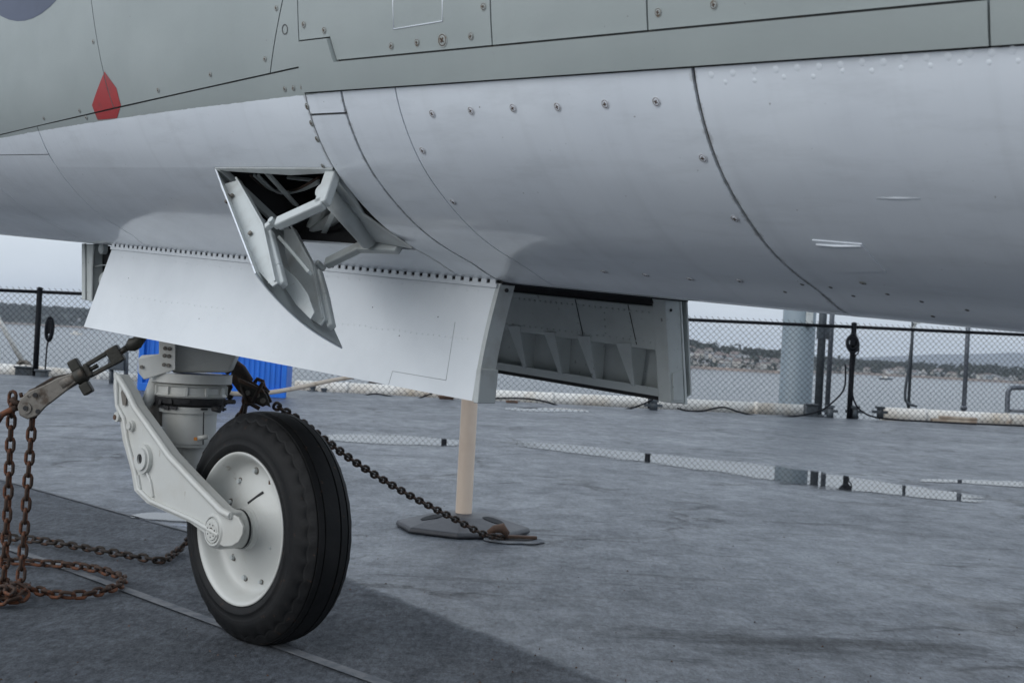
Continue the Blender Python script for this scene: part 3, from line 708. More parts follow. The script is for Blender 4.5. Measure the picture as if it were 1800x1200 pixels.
# thick rear end box
b = MB(); e0 = [sd_l(t0+.03, .0, .034), sd_l(t0+.03, 1.02, .030), sd_l(t0+.03, 1.02, -.012), sd_l(t0+.03, .0, -.012)]; b.prism(e0, -A*.034); b.build('door_end_box', M['primer'], fd, bevel=.0025)
b = MB(); e0 = [sd_l(t0+.004, .0, -.012), sd_l(t0+.004, 1.03, -.012), sd_l(t0+.010, 1.03, -.026), sd_l(t0+.010, .0, -.022)]; b.prism(e0, -A*.010); b.build('door_outer_flange', M['primer'], fd, bevel=.0015)
b = MB(); b.prism([sd_l(t0-.0045, .72, .024), sd_l(t0-.0045, .99, .026), sd_l(t0-.0045, .99, -.006), sd_l(t0-.0045, .68, -.006)], -A*.003); b.build('end_patch', M['primer'], fd, bevel=.001)
b = MB(); b.lathe(sd_l(t0-.004, .10, .018), -A, sharp([(0, .003), (.002, .003), (.002, .0001)]), 10); b.lathe(sd_l(t0+.03, .04, .033), P, sharp([(0, .004), (.003, .004), (.003, .0001)]), 10); b.build('dark_holes', M['dark'], fd)

# --- front bay unit seen ahead of the near door
fu = MB(); fp = lambda px, py, y=.06: hy(px, py, y)
q = [fp(143, 428), fp(164, 429), fp(164, 531), fp(143, 526)]; fu.prism(q, -P*.03)
unit = fu.build('forward_door', M['primer'], air, bevel=.003)
b = MB(); b.prism([fp(164, 428, .03), fp(215, 436, .03), fp(210, 533, .03), fp(164, 532, .03)], -P*.01); b.build('back_plate', M['dark'], unit)
b = MB(); b.tube([fp(150, 428, .062), fp(151, 526, .062)], .003, 6); b.tube([fp(166, 430, .062), fp(163, 470, .062), fp(163, 528, .062)], .0035, 6); b.build('edge_channel', M['ventgrey'], unit)
b = MB(); b.lathe(fp(180, 437, .05), P, sharp([(-.01, .016), (.004, .016), (.008, .010), (.008, .0001)]), 20); b.build('lamp_mount', M['primer'], unit)
b = MB(); b.lathe(fp(182, 492, .05), P, [(-.01, .02), (.0, .024), (.006, .018), (.01, .001)], 20); b.build('lamp_lens', M['primer'], unit)
b = MB(); b.tube([fp(162, 470, .055), fp(180, 466, .055), fp(196, 466, .055)], .002, 6); b.build('cable', M['ventgrey'], unit)

# ------------------------------------------------------------------ open vent with its door
H1 = S(H_T1, H_S1-.001); H2 = S(H_T1, H_S0+.001); E = (H2-H1).normalized(); NV = (SN(H_T1, (H_S0+H_S1)/2)); NV = (NV-E*NV.dot(E)).normalized()
TH_V = R_(31.5)
rot = Matrix.Rotation(TH_V, 4, E) 
tst = rot @ (-A)
if tst.dot(NV) < 0: rot = Matrix.Rotation(-TH_V, 4, E)
hx = lambda q: H1+(rot @ (q-H1))
vd = patch([R4(H_T0-.03, H_T1, H_S0+.002, H_S1-.002)], 'vent_door', M['skin'], air, gap=.001, thick=.0025, xform=hx, ds=.01)
vd['label'] = 'open vent door hanging from its forward edge'
DD = (rot @ (-A)).normalized(); DN = E.cross(DD).normalized()     # door length direction, door normal
if DN.dot(-A) < 0: DN = -DN                                        # towards the inside of the door
# inner liner
me_ = patch([R4(H_T0-.028, H_T1, H_S0+.003, H_S1-.003)], 'door_liner', M['ventgrey'], vd, gap=.001, off=-.0032, thick=-.0002, xform=hx, ds=.01)
def vhit(px, py, f):
    pt = H1.lerp(H2, f); return hitp(px, py, pt, E)
def platepx(name, pts, f, th, m, bev=.0012, parent=vd):
    b = MB(); b.prism([vhit(*q, f) for q in pts], E*th); return b.build(name, m, parent, bevel=bev)
platepx('rib', [(386, 325), (419, 316), (440, 355), (464, 398), (470, 420), (487, 497), (478, 503), (448, 470), (415, 395)], .10, .004, M['ventgrey'])
platepx('rib', [(498, 402), (516, 402), (534, 440), (552, 470), (571, 560), (563, 571), (545, 560), (522, 520), (500, 440)], .72, .004, M['ventgrey'])
# rib flanges / channels
def rod(name, pts, f, w, h, m, parent=vd, bev=.001):
    b = MB(); P3 = [vhit(*q, f) for q in pts]
    for q0, q1 in zip(P3, P3[1:]): b.bar(q0, q1, w, h, E)
    return b.build(name, m, parent, bevel=bev)
rod('rib_flange', [(419, 316), (466, 399), (488, 498)], .12, .004, .016, M['ventgrey'])
rod('rib_flange', [(516, 402), (552, 470), (571, 563)], .74, .004, .016, M['ventgrey'])
rod('channel', [(474, 408), (490, 470), (498, 502)], .17, .012, .014, M['ventgrey'], bev=.003)
rod('channel', [(560, 478), (572, 520), (583, 575)], .80, .012, .014, M['ventgrey'], bev=.003)
platepx('web_plate', [(500, 470), (522, 490), (540, 515), (552, 548), (545, 560), (520, 535), (500, 505)], .45, .003, M['ventgrey'])
rod('cross_brace', [(492, 418), (520, 450), (545, 480)], .5, .006, .010, M['primer'])
for q, f in (((409, 345), .09), ((400, 355), .09), ((441, 411), .09), ((401, 345), .09)):
    b = MB(); b.lathe(vhit(*q, f), -E, sharp([(0, .0042), (.004, .0042), (.004, .0001)]), 8); b.build('bolt', M['castm'], vd)
b = MB(); b.smooth = True
for i in range(16): dome(b, vhit(400+i*4.8, 362+i*9.0, .098), -E, .0012, .0006)
o = b.build('rivets', M['ventgrey'], vd); o['kind'] = 'stuff'
b = MB(); b.smooth = True
# actuating frame: two cranked arms joined by a tube
def arm(pts, f, wpx, name):
    b = MB(); P3 = [vhit(*q, f) for q in pts]
    for k, (q0, q1) in enumerate(zip(P3, P3[1:])):
        d = (q1-q0).normalized(); b.bar(q0-d*.004, q1+d*.004, wpx[k], .017, E)
    return b.build(name, M['ventgrey'], air, bevel=.003)
fr = arm([(586, 303), (567, 358), (492, 392)], .06, [.026, .020], 'vent_linkage')
fr['label'] = 'white cranked linkage holding the vent door open'
arm2 = MB(); P3 = [vhit(*q, .93) for q in [(700, 436), (634, 434), (577, 462)]]
for (q0, q1), w in zip(zip(P3, P3[1:]), (.020, .019)):
    d = (q1-q0).normalized(); arm2.bar(q0-d*.004, q1+d*.004, w, .015, E)
arm2.build('arm', M['ventgrey'], fr, bevel=.003)
for (q, f) in (((482, 392), .07), ((563, 467), .92)):
    b = MB(); c0 = vhit(*q, f); b.bar(c0-DD*.004, c0+(vhit(q[0]-14, q[1]+8, f)-c0), .012, .010, E); b.lathe(c0-E*.010, E, sharp([(0, .0001), (0, .0058), (.020, .0058), (.020, .0001)]), 12); b.build('clevis', M['ventgrey'], fr, bevel=.0015)
b = MB(); b.tube([vhit(568, 334, .14), vhit(648, 424, .84)], .0155, 16); b.build('cross_tube', M['ventgrey'], fr)
b = MB(); b.prism([vhit(583, 303, .05), vhit(603, 312, .14), vhit(640, 378, .5), vhit(724, 438, .9), vhit(650, 424, .86), vhit(600, 372, .45)], -NV*.004); b.build('web_plate', M['ventgrey'], fr, bevel=.0015)
# inside of the opening: box, duct, lip, screen
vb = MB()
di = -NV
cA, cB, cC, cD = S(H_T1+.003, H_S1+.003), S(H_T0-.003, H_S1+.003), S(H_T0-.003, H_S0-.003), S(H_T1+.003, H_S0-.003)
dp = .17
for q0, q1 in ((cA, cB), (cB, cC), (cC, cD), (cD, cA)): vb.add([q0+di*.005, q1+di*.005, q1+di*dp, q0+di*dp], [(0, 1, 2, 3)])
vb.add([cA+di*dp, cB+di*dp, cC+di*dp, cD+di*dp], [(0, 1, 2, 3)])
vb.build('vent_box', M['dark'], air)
sc = MB()
ux = (cB-cA)*.98; uy = (cD-cA)*.98
for i in range(40): sc.bar(cA+di*.155+ux*(i/40), cA+di*.155+ux*(i/40)+uy, .0012, .0012, NV)
for i in range(26): sc.bar(cA+di*.153+uy*(i/26), cA+di*.153+uy*(i/26)+ux, .0012, .0012, NV)
o = sc.build('wire_screen', M['darkpole'], air); o['kind'] = 'stuff'
b = MB(); b.prism([S(H_T1-.002, H_S1, .0015), S(H_T0, H_S1, .0015), S(H_T0+.01, H_S1-.010, .0005), S((H_T0+H_T1)/2-.05, H_S1-.016, .0005), S(H_T1-.03, H_S1-.008, .0005)], di*.003); b.build('vent_lip', M['ventgrey'], air, bevel=.001)
b = MB(); b.prism([S(H_T1, H_S1-.002, .001), S(H_T1-.016, H_S1-.006, .001), S(H_T1-.016, H_S0+.02, .001), S(H_T1, H_S0+.02, .001)], di*.012); b.build('vent_jamb', M['ventgrey'], air, bevel=.001)
def vin(px, py, d): return hitp(px, py, H1+di*d, NV)
b = MB(); b.tube([vin(418, 322, .03), vin(432, 322, .05), vin(450, 330, .10), vin(470, 340, .14)], [.030, .032, .030, .030], 20); b.lathe(vin(436, 322, .055), (vin(450, 330, .10)-vin(432, 322, .05)).normalized(), sharp([(-.004, .037), (.004, .037)]), 24); b.build('duct', M['ventgrey'], air)
b = MB(); b.tube([vin(540, 425, .03), vin(556, 392, .05), vin(575, 350, .09)], .016, 10); b.build('hose', M['primer'], air)
b = MB(); b.tube([vin(524, 432, .02), vin(556, 405, .035), vin(600, 375, .06)], .012, 10); b.build('hose', M['ventgrey'], air)
for k_, (x0, y0, x1, y1, d0, d1, w_) in enumerate(((470, 305, 520, 360, .02, .05, .012), (600, 345, 560, 430, .02, .03, .010), (545, 432, 640, 436, .015, .02, .008), (505, 312, 560, 318, .06, .07, .005))):
    b = MB(); b.bar(vin(x0, y0, d0), vin(x1, y1, d1), w_, .006, NV); b.build('bracket', M['primer'], air, bevel=.001)
for k_ in range(3): b = MB(); b.tube(spline([vin(440+k_*7, 308, .02), vin(470+k_*9, 330+k_*4, .04), vin(515+k_*6, 335, .05), vin(560, 312+k_*5, .04)], 6), .0028, 6); b.build('wiring', M['ventgrey' if k_ else 'brown'], air)
b = MB(); b.box(vin(584, 400, .045), (.008, .006, .006), (A, E, NV)); b.build('orange_cap', M['orange'], air, bevel=.001)
b = MB(); b.box(hitp(590, 425, H1+di*.03, NV), (.045, .010, .004), (A, E, NV)); b.build('lower_bracket', M['castm'], air, bevel=.001)

# ------------------------------------------------------------------ nose gear
hw = HD+R_(1.5); WA = Vector((-math.cos(hw), -math.sin(hw), 0)); WF = Vector((-math.sin(hw), math.cos(hw), 0))   # wheel axis (to port), rolling direction
WC = Vector((-.580, 3.30, .272))
prof = [(-.050, .176), (-.066, .186), (-.079, .200), (-.0805, .2015), (-.0805, .2045), (-.0812, .206), (-.086, .216), (-.0875, .2175), (-.0875, .2205), (-.0885, .222), (-.090, .230), (-.086, .250), (-.079, .2605), (-.079, .2605), (-.0765, .2645), (-.0765, .2645), (-.064, .2715), (-.058, .2735), (-.058, .2735), (-.0575, .2675), (-.0525, .2675), (-.052, .2755), (-.052, .2755), (-.030, .2785), (-.030, .2785), (-.0295, .272), (-.0245, .272), (-.024, .2792), (-.024, .2792), (0, .2800)]
prof = prof+[(-h, r) for h, r in prof[::-1][1:]]
NF = [(0, 1), (.188, 1), (.21, .79), (.23, .71), (.25, .64), (.2605, .60), (.2715, .60), (.29, .60)]
def scal(i, th, h, r):
    if h > 0:
        for (r0, f0), (r1, f1) in zip(NF, NF[1:]):
            if r0 <= r < r1: h2 = h*(f0+(f1-f0)*(r-r0)/(r1-r0))
    else: h2 = h*.84-.005*min(1, max(0, (r-.18)/.03))
    if .07 < abs(h) < .080 and r > .255:
        w = abs(math.sin(th*19)); return (h2+.0012*w, r-(.0085*w if h > 0 else 0))
    if .06 < h < .07 and r > .26: w = abs(math.sin(th*19)); return (h2, r-.0015*w)
    return h2, r
b = MB(); b.lathe(WC, WA, prof, 190, scal)
for i, q in enumerate(b.v):
    if q.z < .002: q.z = .002+.12*(q.z-.002)*0
wheel = None
rimp = [(-.05, .176), (.046, .176), (.060, .180), (.064, .1835), (.067, .182), (.066, .177), (.060, .172), (.052, .166), (.034, .160), (.026, .155), (.020, .146), (.019, .130), (.024, .110), (.036, .080), (.042, .060), (.044, .052), (.044, .052), (.050, .050), (.056, .044), (.056, .0001)]
bw = MB(); bw.lathe(WC, WA, rimp, 96); bw.lathe(WC, -WA, [(.03, .02), (.03, .12), (.05, .16), (.06, .18), (.05, .176)], 64)
wheel = bw.build('wheel_rim', M['white'], air, fix=True)
b.build('tyre', M['rubber'], wheel)
def wp(r, ang, h): return WC+WA*h+WF*(-r*math.cos(ang))+Vector((0, 0, r*math.sin(ang)))
for px, py, h, sz in ((451, 827, .022, 1), (423, 845, .030, 1), (406, 882, .036, 1), (411, 979, .030, 1), (432, 1014, .022, 1.1), (460, 1022, .022, .7), (383, 985, .026, .8), (479, 962, .022, .7)):
    c = hitp(px, py, WC+WA*h, WA); c = WC+WA*h+(c-(WC+WA*h)); rr_ = (c-(WC+WA*h)).length
    hh = min(zip(rimp, rimp[1:]), key=lambda ab: abs((ab[0][1]+ab[1][1])/2-rr_) if ab[0][0] < .05 else 9)[0][0]; c = hitp(px, py, WC+WA*hh, WA)
    bb = MB(); bb.lathe(c-WA*.003, WA, sharp([(0, .0092*sz), (.0045, .0088*sz), (.0045, .0066*sz)]), 14); bolt = bb.build('wheel_bolt', M['castm'], wheel)
    bb = MB(); bb.lathe(c, WA, sharp([(0, .0060*sz), (.009, .0055*sz), (.009, .0001)]), 10); bb.build('wheel_nut', M['ventgrey'], wheel, bevel=.0008)
c = hitp(473, 851, WC+WA*.034, WA); bb = MB(); bb.prism([c, c+WF*-.007+Vector((0, 0, .001)), c+Vector((0, 0, .010))], WA*.002); bb.build('balance_weight', M['brown'], wheel)
bb = MB(); c = wp(.078, R_(75), .036); d = (wp(.1, R_(66), .03)-wp(.06, R_(92), .042)); bb.bar(c-d*.5, c+d*.5, .006, .004, WA); bb.build('valve_slot', M['dark'], wheel, bevel=.001)

# strut: stacked collars round one vertical axis
SX = at(335, 700, 3.60); SX = Vector((SX.x, SX.y, 0))
def zat(py, px=335): return at(px, py, 3.60).z
def cyl(name, segs, m, n=40, parent=None, bev=0):
    b = MB(); b.lathe((SX.x, SX.y, 0), (0, 0, 1), sharp([(zat(y), r/FPX*3.6) for y, r in segs]), n); return b.build(name, m, parent or air, bevel=bev)
strut = cyl('gear_strut', [(783, .1), (783, 46), (720, 47), (720, .1)], M['white'])
cyl('lower_piston', [(838, 30), (780, 32)], M['white'], parent=strut)
cyl('flange', [(724, .1), (724, 53), (713, 54), (713, .1)], M['white'], parent=strut)
cyl('clamp_ring', [(777, 47), (777, 49), (770, 49), (770, 47)], M['white'], parent=strut)
cyl('boot_band', [(712, .1), (712, 52), (708, 60), (699, 62), (696, 58), (696, .1)], M['dark'], n=48, parent=strut)
cyl('ribbed_collar', [(697, .1), (697, 60), (694, 63), (690, 59), (680, 59), (677, 63), (674, 60), (674, .1)], M['white'], parent=strut)
cyl('upper_ring', [(672, .1), (672, 70), (656, 70), (656, .1)], M['white'], parent=strut)
cyl('neck', [(675, .1), (675, 55), (671, 55), (671, .1)], M['castm'], parent=strut)
for k in range(11):
    an = 2*math.pi*k/11+.25; rr = 60.5/FPX*3.6; c = Vector((SX.x+rr*math.cos(an), SX.y+rr*math.sin(an), 0))
    b = MB(); b.box((c.x, c.y, zat(685.5)), (.004, .004, .011), (Vector((math.cos(an), math.sin(an), 0)), Vector((-math.sin(an), math.cos(an), 0)), Vector((0, 0, 1)))); b.build('collar_lug', M['white'], strut, bevel=.001)
# torn black boot scraps
b = MB()
for k in range(40):
    an = random.uniform(math.pi*.85, math.pi*2.1); rr = random.uniform(52, 64)/FPX*3.6; h = random.uniform(.004, .013)
    c = Vector((SX.x+rr*math.cos(an), SX.y+rr*math.sin(an), zat(random.uniform(700, 716))))
    b.box(c, (random.uniform(.003, .012), .002, h/2), (Vector((-math.sin(an), math.cos(an), 0)), Vector((math.cos(an), math.sin(an), 0)), Vector((random.uniform(-.3, .3), 0, 1)).normalized()))
o = b.build('torn_boot', M['dark'], strut); o['kind'] = 'stuff'
# block above the rings: tapered housing and its bolted side plate
vx = Vector((1, 0, 0)).normalized(); 
def pq(px, py, Y): return at(px, py, Y)
b = MB(); 
front = [pq(300, 560, 3.50), pq(426, 560, 3.56), pq(414, 628, 3.56), pq(402, 655, 3.56), pq(302, 655, 3.52), pq(300, 600, 3.5)]
b.prism(front, Vector((-.02, .15, 0))); b.build('upper_housing', M['white'], strut, bevel=.006)
b = MB(); sp_ = [pq(279, 570, 3.50), pq(309, 572, 3.49), pq(308, 650, 3.49), pq(253, 667, 3.52), pq(243, 655, 3.52), pq(243, 630, 3.52), pq(249, 624, 3.52), pq(279, 622, 3.5)]
b.prism(sp_, Vector((.0, .012, 0))); b.build('side_plate', M['white'], strut, bevel=.002)
for q in ((289, 625), (297, 626), (288, 641), (296, 642), (290, 612), (298, 613), (249, 645)):
    b = MB(); b.lathe(pq(*q, 3.492 if q[0] > 260 else 3.515), (0, -1, 0), sharp([(0, .0052), (.0035, .0046), (.0035, .0001)]), 10); b.build('bolt', M['castm'], strut)
b = MB(); b.tube([pq(276, 668, 3.58), pq(262, 700, 3.57), pq(246, 728, 3.55)], [.020, .017, .014], 12); b.build('drag_link', M['white'], strut)
b = MB(); b.lathe(pq(277, 728, 3.62), (0, 0, 1), sharp([(-.03, .026), (.03, .026)]), 18); b.build('rear_fitting', M['castm'], strut)
b = MB(); b.bar(pq(358, 724, 3.527), pq(357, 781, 3.527), .003, .002, Vector((0, 1, 0))); b.build('seam_line', M['dark'], strut)
b = MB(); b.tube([pq(348, 770, 3.52), pq(366, 767, 3.52)], .0065, 10); b.build('drain_fitting', M['white'], strut)
b = MB(); b.box(pq(344, 771, 3.52), (.004, .004, .004)); b.build('orange_stain', M['orange'], strut)
b = MB(); b.tube([pq(395, 706, 3.56), pq(412, 706, 3.54)], .006, 8); b.tube([pq(374, 718, 3.53), pq(387, 721, 3.52)], .007, 8); b.build('hose_end', M['dark'], strut)

# trailing arm: flanged plate in a plane parallel to the wheel, seen from port
YA = .135; AP = WA; APT = WC+WA*YA
def ah_(px, py, o=0.): return hitp(px, py, APT+AP*o, AP)
outl = [(205, 653), (216, 664), (232, 690), (243, 712), (262, 742), (300, 796), (345, 842), (388, 893), (411, 902), (423, 909), (431, 925), (430, 939), (423, 952), (411, 959), (397, 960), (385, 953), (372, 943), (338, 918), (262, 884), (240, 862), (234, 826), (219, 772), (214, 735), (206, 715), (203, 680)]
b = MB(); b.prism([ah_(*q, -.008) for q in outl], AP*.007)
arm_ = b.build('trailing_arm', M['white'], air, bevel=.002)
def flange(pts, w=.016, o=-.010, parent=arm_, th=.010, closed=False):
    b = MB(); q = [ah_(*p_, 0) for p_ in pts]
    if closed: q.append(q[0])
    b.tube([x + AP*(o+.012) for x in q], th*.62, 8)
    for x0, x1 in zip(q, q[1:]):
        d = (x1-x0).normalized(); b.bar(x0-d*.002+AP*(o), x1+d*.002+AP*(o), th, .030, AP)
    return b.build('arm_flange', M['white'], parent, bevel=.002)
flange([(210, 662), (228, 692), (239, 716), (262, 748), (300, 802), (345, 850), (392, 898), (408, 906)], th=.016)
flange([(206, 664), (207, 712), (219, 735), (225, 775), (239, 828), (245, 860), (266, 880), (340, 913), (386, 940)], th=.010)
flange([(258, 826), (266, 846), (270, 872)], th=.006)
flange([(244, 836), (248, 858)], th=.005)
def boss(px, py, steps, m=M['white'], o=0., name='boss', parent=arm_, n=28):
    b = MB(); b.lathe(ah_(px, py, o), AP, sharp(steps), n); return b.build(name, m, parent, bevel=.001)
k = 3.42/FPX
boss(255, 806, [(-.03, 26*k), (.010, 26*k), (.010, 20*k), (.016, 20*k), (.016, 9*k), (.008, 9*k), (.008, .0001)], name='pivot_boss')
boss(253, 806, [(.0085, 8.6*k), (.0105, 8.6*k), (.0105, .0001)], m=M['dark'], name='pivot_hole')
boss(246, 806, [(.010, 9.5*k), (.0108, 9.5*k), (.0108, .0001)], m=M['orange'], name='rust_stain', n=9)
boss(209, 732, [(-.012, 9*k), (.008, 9*k), (.008, .0001)], name='bolt_head'); boss(207, 733, [(.0078, 5*k), (.010, 5*k), (.010, .0001)], m=M['brown'], name='rusty_pin', n=8)
boss(233, 748, [(-.012, 10*k), (.008, 10*k), (.008, 7*k), (.013, 7*k), (.013, .0001)], name='bolt_head')
boss(389, 901, [(-.002, 3*k), (.001, 3*k), (.001, .0001)], m=M['dark'], name='grease_hole', n=10)
b = MB(); b.prism([ah_(218, 672, .004), ah_(222, 690, .004), ah_(222, 712, .004), ah_(216, 712, .004), ah_(213, 690, .004)], AP*.001); b.build('fork_slot', M['castm'], arm_)
# axle boss and end cap
k2 = 3.2/FPX
ax0 = WC+WA*.046
b = MB(); b.lathe(ax0, WA, sharp([(0, 34*k2), (.070, 34*k2), (.086, 31*k2), (.092, 27*k2), (.092, 24*k2), (.088, 24*k2), (.088, .0001)]), 40); b.build('axle_boss', M['white'], arm_, bevel=.0012)
b = MB(); b.lathe(ax0, WA, sharp([(-.002, .050), (.012, .050), (.012, .046), (.03, .046)]), 40); b.build('dust_ring', M['white'], arm_)
b = MB(); b.lathe(ax0, WA, sharp([(.014, .0468), (.020, .0468)]), 40); b.build('dark_gap', M['dark'], arm_)
b = MB(); b.lathe(ax0+WA*.088, WA, sharp([(0, .030), (.005, .028), (.005, .024), (.0075, .022), (.0075, .008), (.004, .008), (.004, .0001)]), 32); b.build('axle_cap', M['white'], arm_, bevel=.0006)
b = MB(); b.lathe(ax0+WA*.0925, WA, sharp([(0, .0072), (.0006, .0072), (.0006, .0001)]), 8); b.build('cap_hole', M['castm'], arm_)
for j in range(7):
    a_ = j*2*math.pi/7+.3; c = ax0+WA*.0955+WF*(.0155*math.cos(a_))+Vector((0, 0, .0155*math.sin(a_))); b = MB(); b.lathe(c, WA, sharp([(0, .0019), (.0006, .0019), (.0006, .0001)]), 8); b.build('cap_pin', M['dark'], arm_)
b = MB(); c = WC+WA*.10; b.tube([SX+Vector((0, 0, zat(820))), hitp(262, 812, APT, AP)+WA*-.03], .028, 14); b.build('cross_pivot', M['white'], arm_)

# ------------------------------------------------------------------ chains
def link_mesh(name, L_, w, r, m):
    b = MB(); h = L_/2-w/2; path = []
    for k in range(5): a_ = -math.pi/2+math.pi*k/4; path.append(((h+(w/2-r)*math.cos(a_)) if 1 else 0, (w/2-r)*math.sin(a_), 0))
    for k in range(5): a_ = math.pi/2+math.pi*k/4; path.append((-h+(w/2-r)*math.cos(a_), (w/2-r)*math.sin(a_), 0))
    b.tube(path, r, 7, closed=True); o = b.build(name, m); me = o.data; bpy.data.objects.remove(o); return me
LM = {c: link_mesh('chain_link', .0475, .0290, .0049, M[c]) for c in ('rust', 'rustd')}
LMS = link_mesh('chain_link', .047*.95, .0275, .0047, M['rustd'])
def resample(path, step):
    out = []; acc = 0; path = [Vector(q) for q in path]; out.append((path[0], (path[1]-path[0]).normalized())); need = step
    for q0, q1 in zip(path, path[1:]):
        d = (q1-q0).length; pos = 0
        while d-pos >= need: pos += need; out.append((q0.lerp(q1, pos/d), (q1-q0).normalized())); need = step
        need -= d-pos
    return out
def chain(name, pts, me, label, group=None, pitch=.0312, face=None, jit=.15, ground=False, roll0=0, cat='chain'):
    path = spline(pts); root = empty(name, path[0] if not ground else path[0], label, cat, group)
    for i, (q, d) in enumerate(resample(path, pitch)):
        up = face if face is not None else Vector((0, 0, 1))
        y = (up-d*up.dot(d))
        if y.length < .05: y = Vector((0, 1, 0))
        y.normalize(); z = d.cross(y)
        a_ = roll0+(math.pi/2 if i % 2 else 0)+random.uniform(-jit, jit)
        if ground: a_ = R_(42 if i % 2 else -48)+random.uniform(-.25, .25)
        y2 = y*math.cos(a_)+z*math.sin(a_); z2 = d.cross(y2); d2 = d
        if ground:
            d2 = (d+y2*random.uniform(-.1, .1)+z2*random.uniform(-.1, .1)).normalized(); y2 = (y2-d2*y2.dot(d2)).normalized(); z2 = d2.cross(y2)
        M4 = Matrix((d2, y2, z2)).transposed().to_4x4(); M4.translation = q
        shared('chain_link', me, M4, root)
    return root
side = Vector((1, 0, 0))
YC = 3.66
def cp(px, py, Y=YC): return at(px, py, Y)
chain('tie_down_chain', [cp(22, 700), cp(19, 760), cp(13, 900), cp(8, 1000), cp(6, 1040)], LM['rust'], 'rusty chain hanging straight down at far left, outer one of the two from the tensioner', 'chains hanging from the tensioner', face=side)
chain('tie_down_chain', [cp(58, 722, 3.64), cp(53, 790, 3.64), cp(45, 900, 3.64), cp(38, 1000, 3.64), cp(33, 1046, 3.62)], LM['rust'], 'rusty chain hanging straight down at far left, inner one nearer the wheel', 'chains hanging from the tensioner', face=side)
def gq(px, py, z=.017): return gnd(px, py, z)
chain('rusty_chain_loop', [gq(-35, 990), gq(0, 985), gq(60, 988), gq(130, 993), gq(185, 1003), gq(216, 1016), gq(205, 1030), gq(160, 1042), gq(110, 1045), gq(60, 1036), gq(20, 1028), gq(0, 1046), gq(-30, 1040)], LM['rust'], 'bright orange rusty chain laid in an open loop on the deck', ground=True)
chain('rusty_chain_heap', [gq(-20, 1040, .02), gq(5, 1020, .03), gq(22, 1038, .03), gq(40, 1050, .02), gq(20, 1052, .018), gq(5, 1040, .04), gq(30, 1030, .05), gq(42, 1046, .03), gq(10, 1056, .02), gq(-15, 1050, .02), gq(8, 1034, .055), gq(26, 1044, .05)], LM['rust'], 'small heap of rusty chain links below the hanging chains', ground=True)
c3 = [gq(-60, 935), gq(0, 942), gq(60, 948), gq(120, 957), gq(200, 971), gq(262, 981), gq(290, 982), gnd(318, 960, .03)+Vector((0, .05, 0)), at(345, 925, 4.15), at(372, 850, 4.0), at(405, 770, 3.88), at(428, 712, 3.80)]
chain('dark_chain', c3, LM['rustd'], 'dark rusty chain lying across the deck and rising behind the wheel', ground=False, jit=.5)
ringp = Vector((.02, 5.19, .015))
c4 = [at(487, 714, 3.85), at(530, 742, 4.0), at(575, 776, 4.2), at(640, 822, 4.43), at(720, 870, 4.68), at(800, 912, 4.92), at(850, 938, 5.06), at(886, 945, 5.16)]
chain('taut_chain', c4, LMS, 'dark chain running from behind the tyre down to the deck ring', pitch=.0300, jit=.12, roll0=.5)

# tensioner at far left: hook jaws, channel body, knurled nut, slotted turnbuckle
Yt = 3.63
def tp(px, py, o=0.): return at(px, py, Yt+o)
ten = empty('chain_tensioner', tp(140, 660), 'cast metal chain tensioner slung between the gear strut and the hanging chains', 'tensioner')
TX = (tp(240, 600)-tp(60, 705)).normalized()
def tplate(name, pts, o, th, m, bev=.003):
    b = MB(); b.prism([tp(*q, o) for q in pts], Vector((0, th, 0))); return b.build(name, m, ten, bevel=bev)
tplate('body', [(30, 715), (36, 700), (52, 687), (78, 676), (100, 664), (128, 655), (134, 672), (112, 690), (78, 716), (66, 730), (48, 737), (34, 730)], -.018, .012, M['castm'])
tplate('rear_cheek', [(30, 715), (36, 698), (52, 684), (78, 674), (100, 662), (128, 654), (134, 670), (112, 688), (78, 714), (66, 728), (48, 736), (34, 728)], .012, .010, M['castm'])
tplate('latch_lever', [(50, 690), (64, 678), (92, 662), (120, 656), (118, 662), (80, 680), (60, 692)], -.003, .012, M['rustd'])
b = MB(); b.tube([tp(110, 676, -.003), tp(140, 660, -.003)], [.020, .017], 12); b.build('neck', M['castm'], ten)
b = MB(); b.lathe(tp(45, 717, -.018), (0, -1, 0), sharp([(0, .016), (.004, .016), (.004, .009), (.006, .0085), (.006, .0001)]), 20); b.build('hook_boss', M['castm'], ten, bevel=.001)
for q in ((45, 717), (62, 694), (67, 723)):
    b = MB(); b.lathe(tp(*q, -.0225), (0, -1, 0), sharp([(0, .0065), (.003, .0065), (.003, .0001)]), 12); b.build('pin', M['dark'], ten)
b = MB(); b.lathe(tp(142, 660, -.003), TX, sharp([(-.016, .0001), (-.016, .019), (-.012, .022), (.012, .022), (.016, .019), (.016, .0001)]), 14); b.build('release_nut', M['olive'], ten, bevel=.0015)
c = tp(142, 662, -.003); nn = TX.cross(Vector((0, -1, 0))).normalized()
for sg in (-1, 1): b = MB(); b.box(c+nn*(.034*sg)-TX*.002*sg, (.014, .013, .016), (TX, Vector((0, 1, 0)), nn)); b.build('nut_wing', M['olive'], ten, bevel=.004)
b = MB()
for sg in (-1, 1): b.bar(tp(152, 653)+nn*(.0145*sg), tp(196, 628)+nn*(.0165*sg), .014, .012, nn)
b.box(tp(203, 624), (.018, .012, .023), (TX, Vector((0, 1, 0)), nn)); b.box(tp(154, 652), (.010, .011, .018), (TX, Vector((0, 1, 0)), nn))
b.build('turnbuckle_body', M['olive'], ten, bevel=.003)
b = MB(); b.tube([tp(206, 622), tp(226, 610)], .0085, 10); b.tube([tp(156, 651), tp(172, 642)], .006, 8); b.build('threaded_rod', M['olive'], ten)
b = MB(); b.tube([tp(224, 611), tp(232, 606), tp(241, 602), tp(252, 590), tp(262, 576)], [.010, .019, .017, .012, .012], 12); b.build('eye_end', M['olive'], ten)
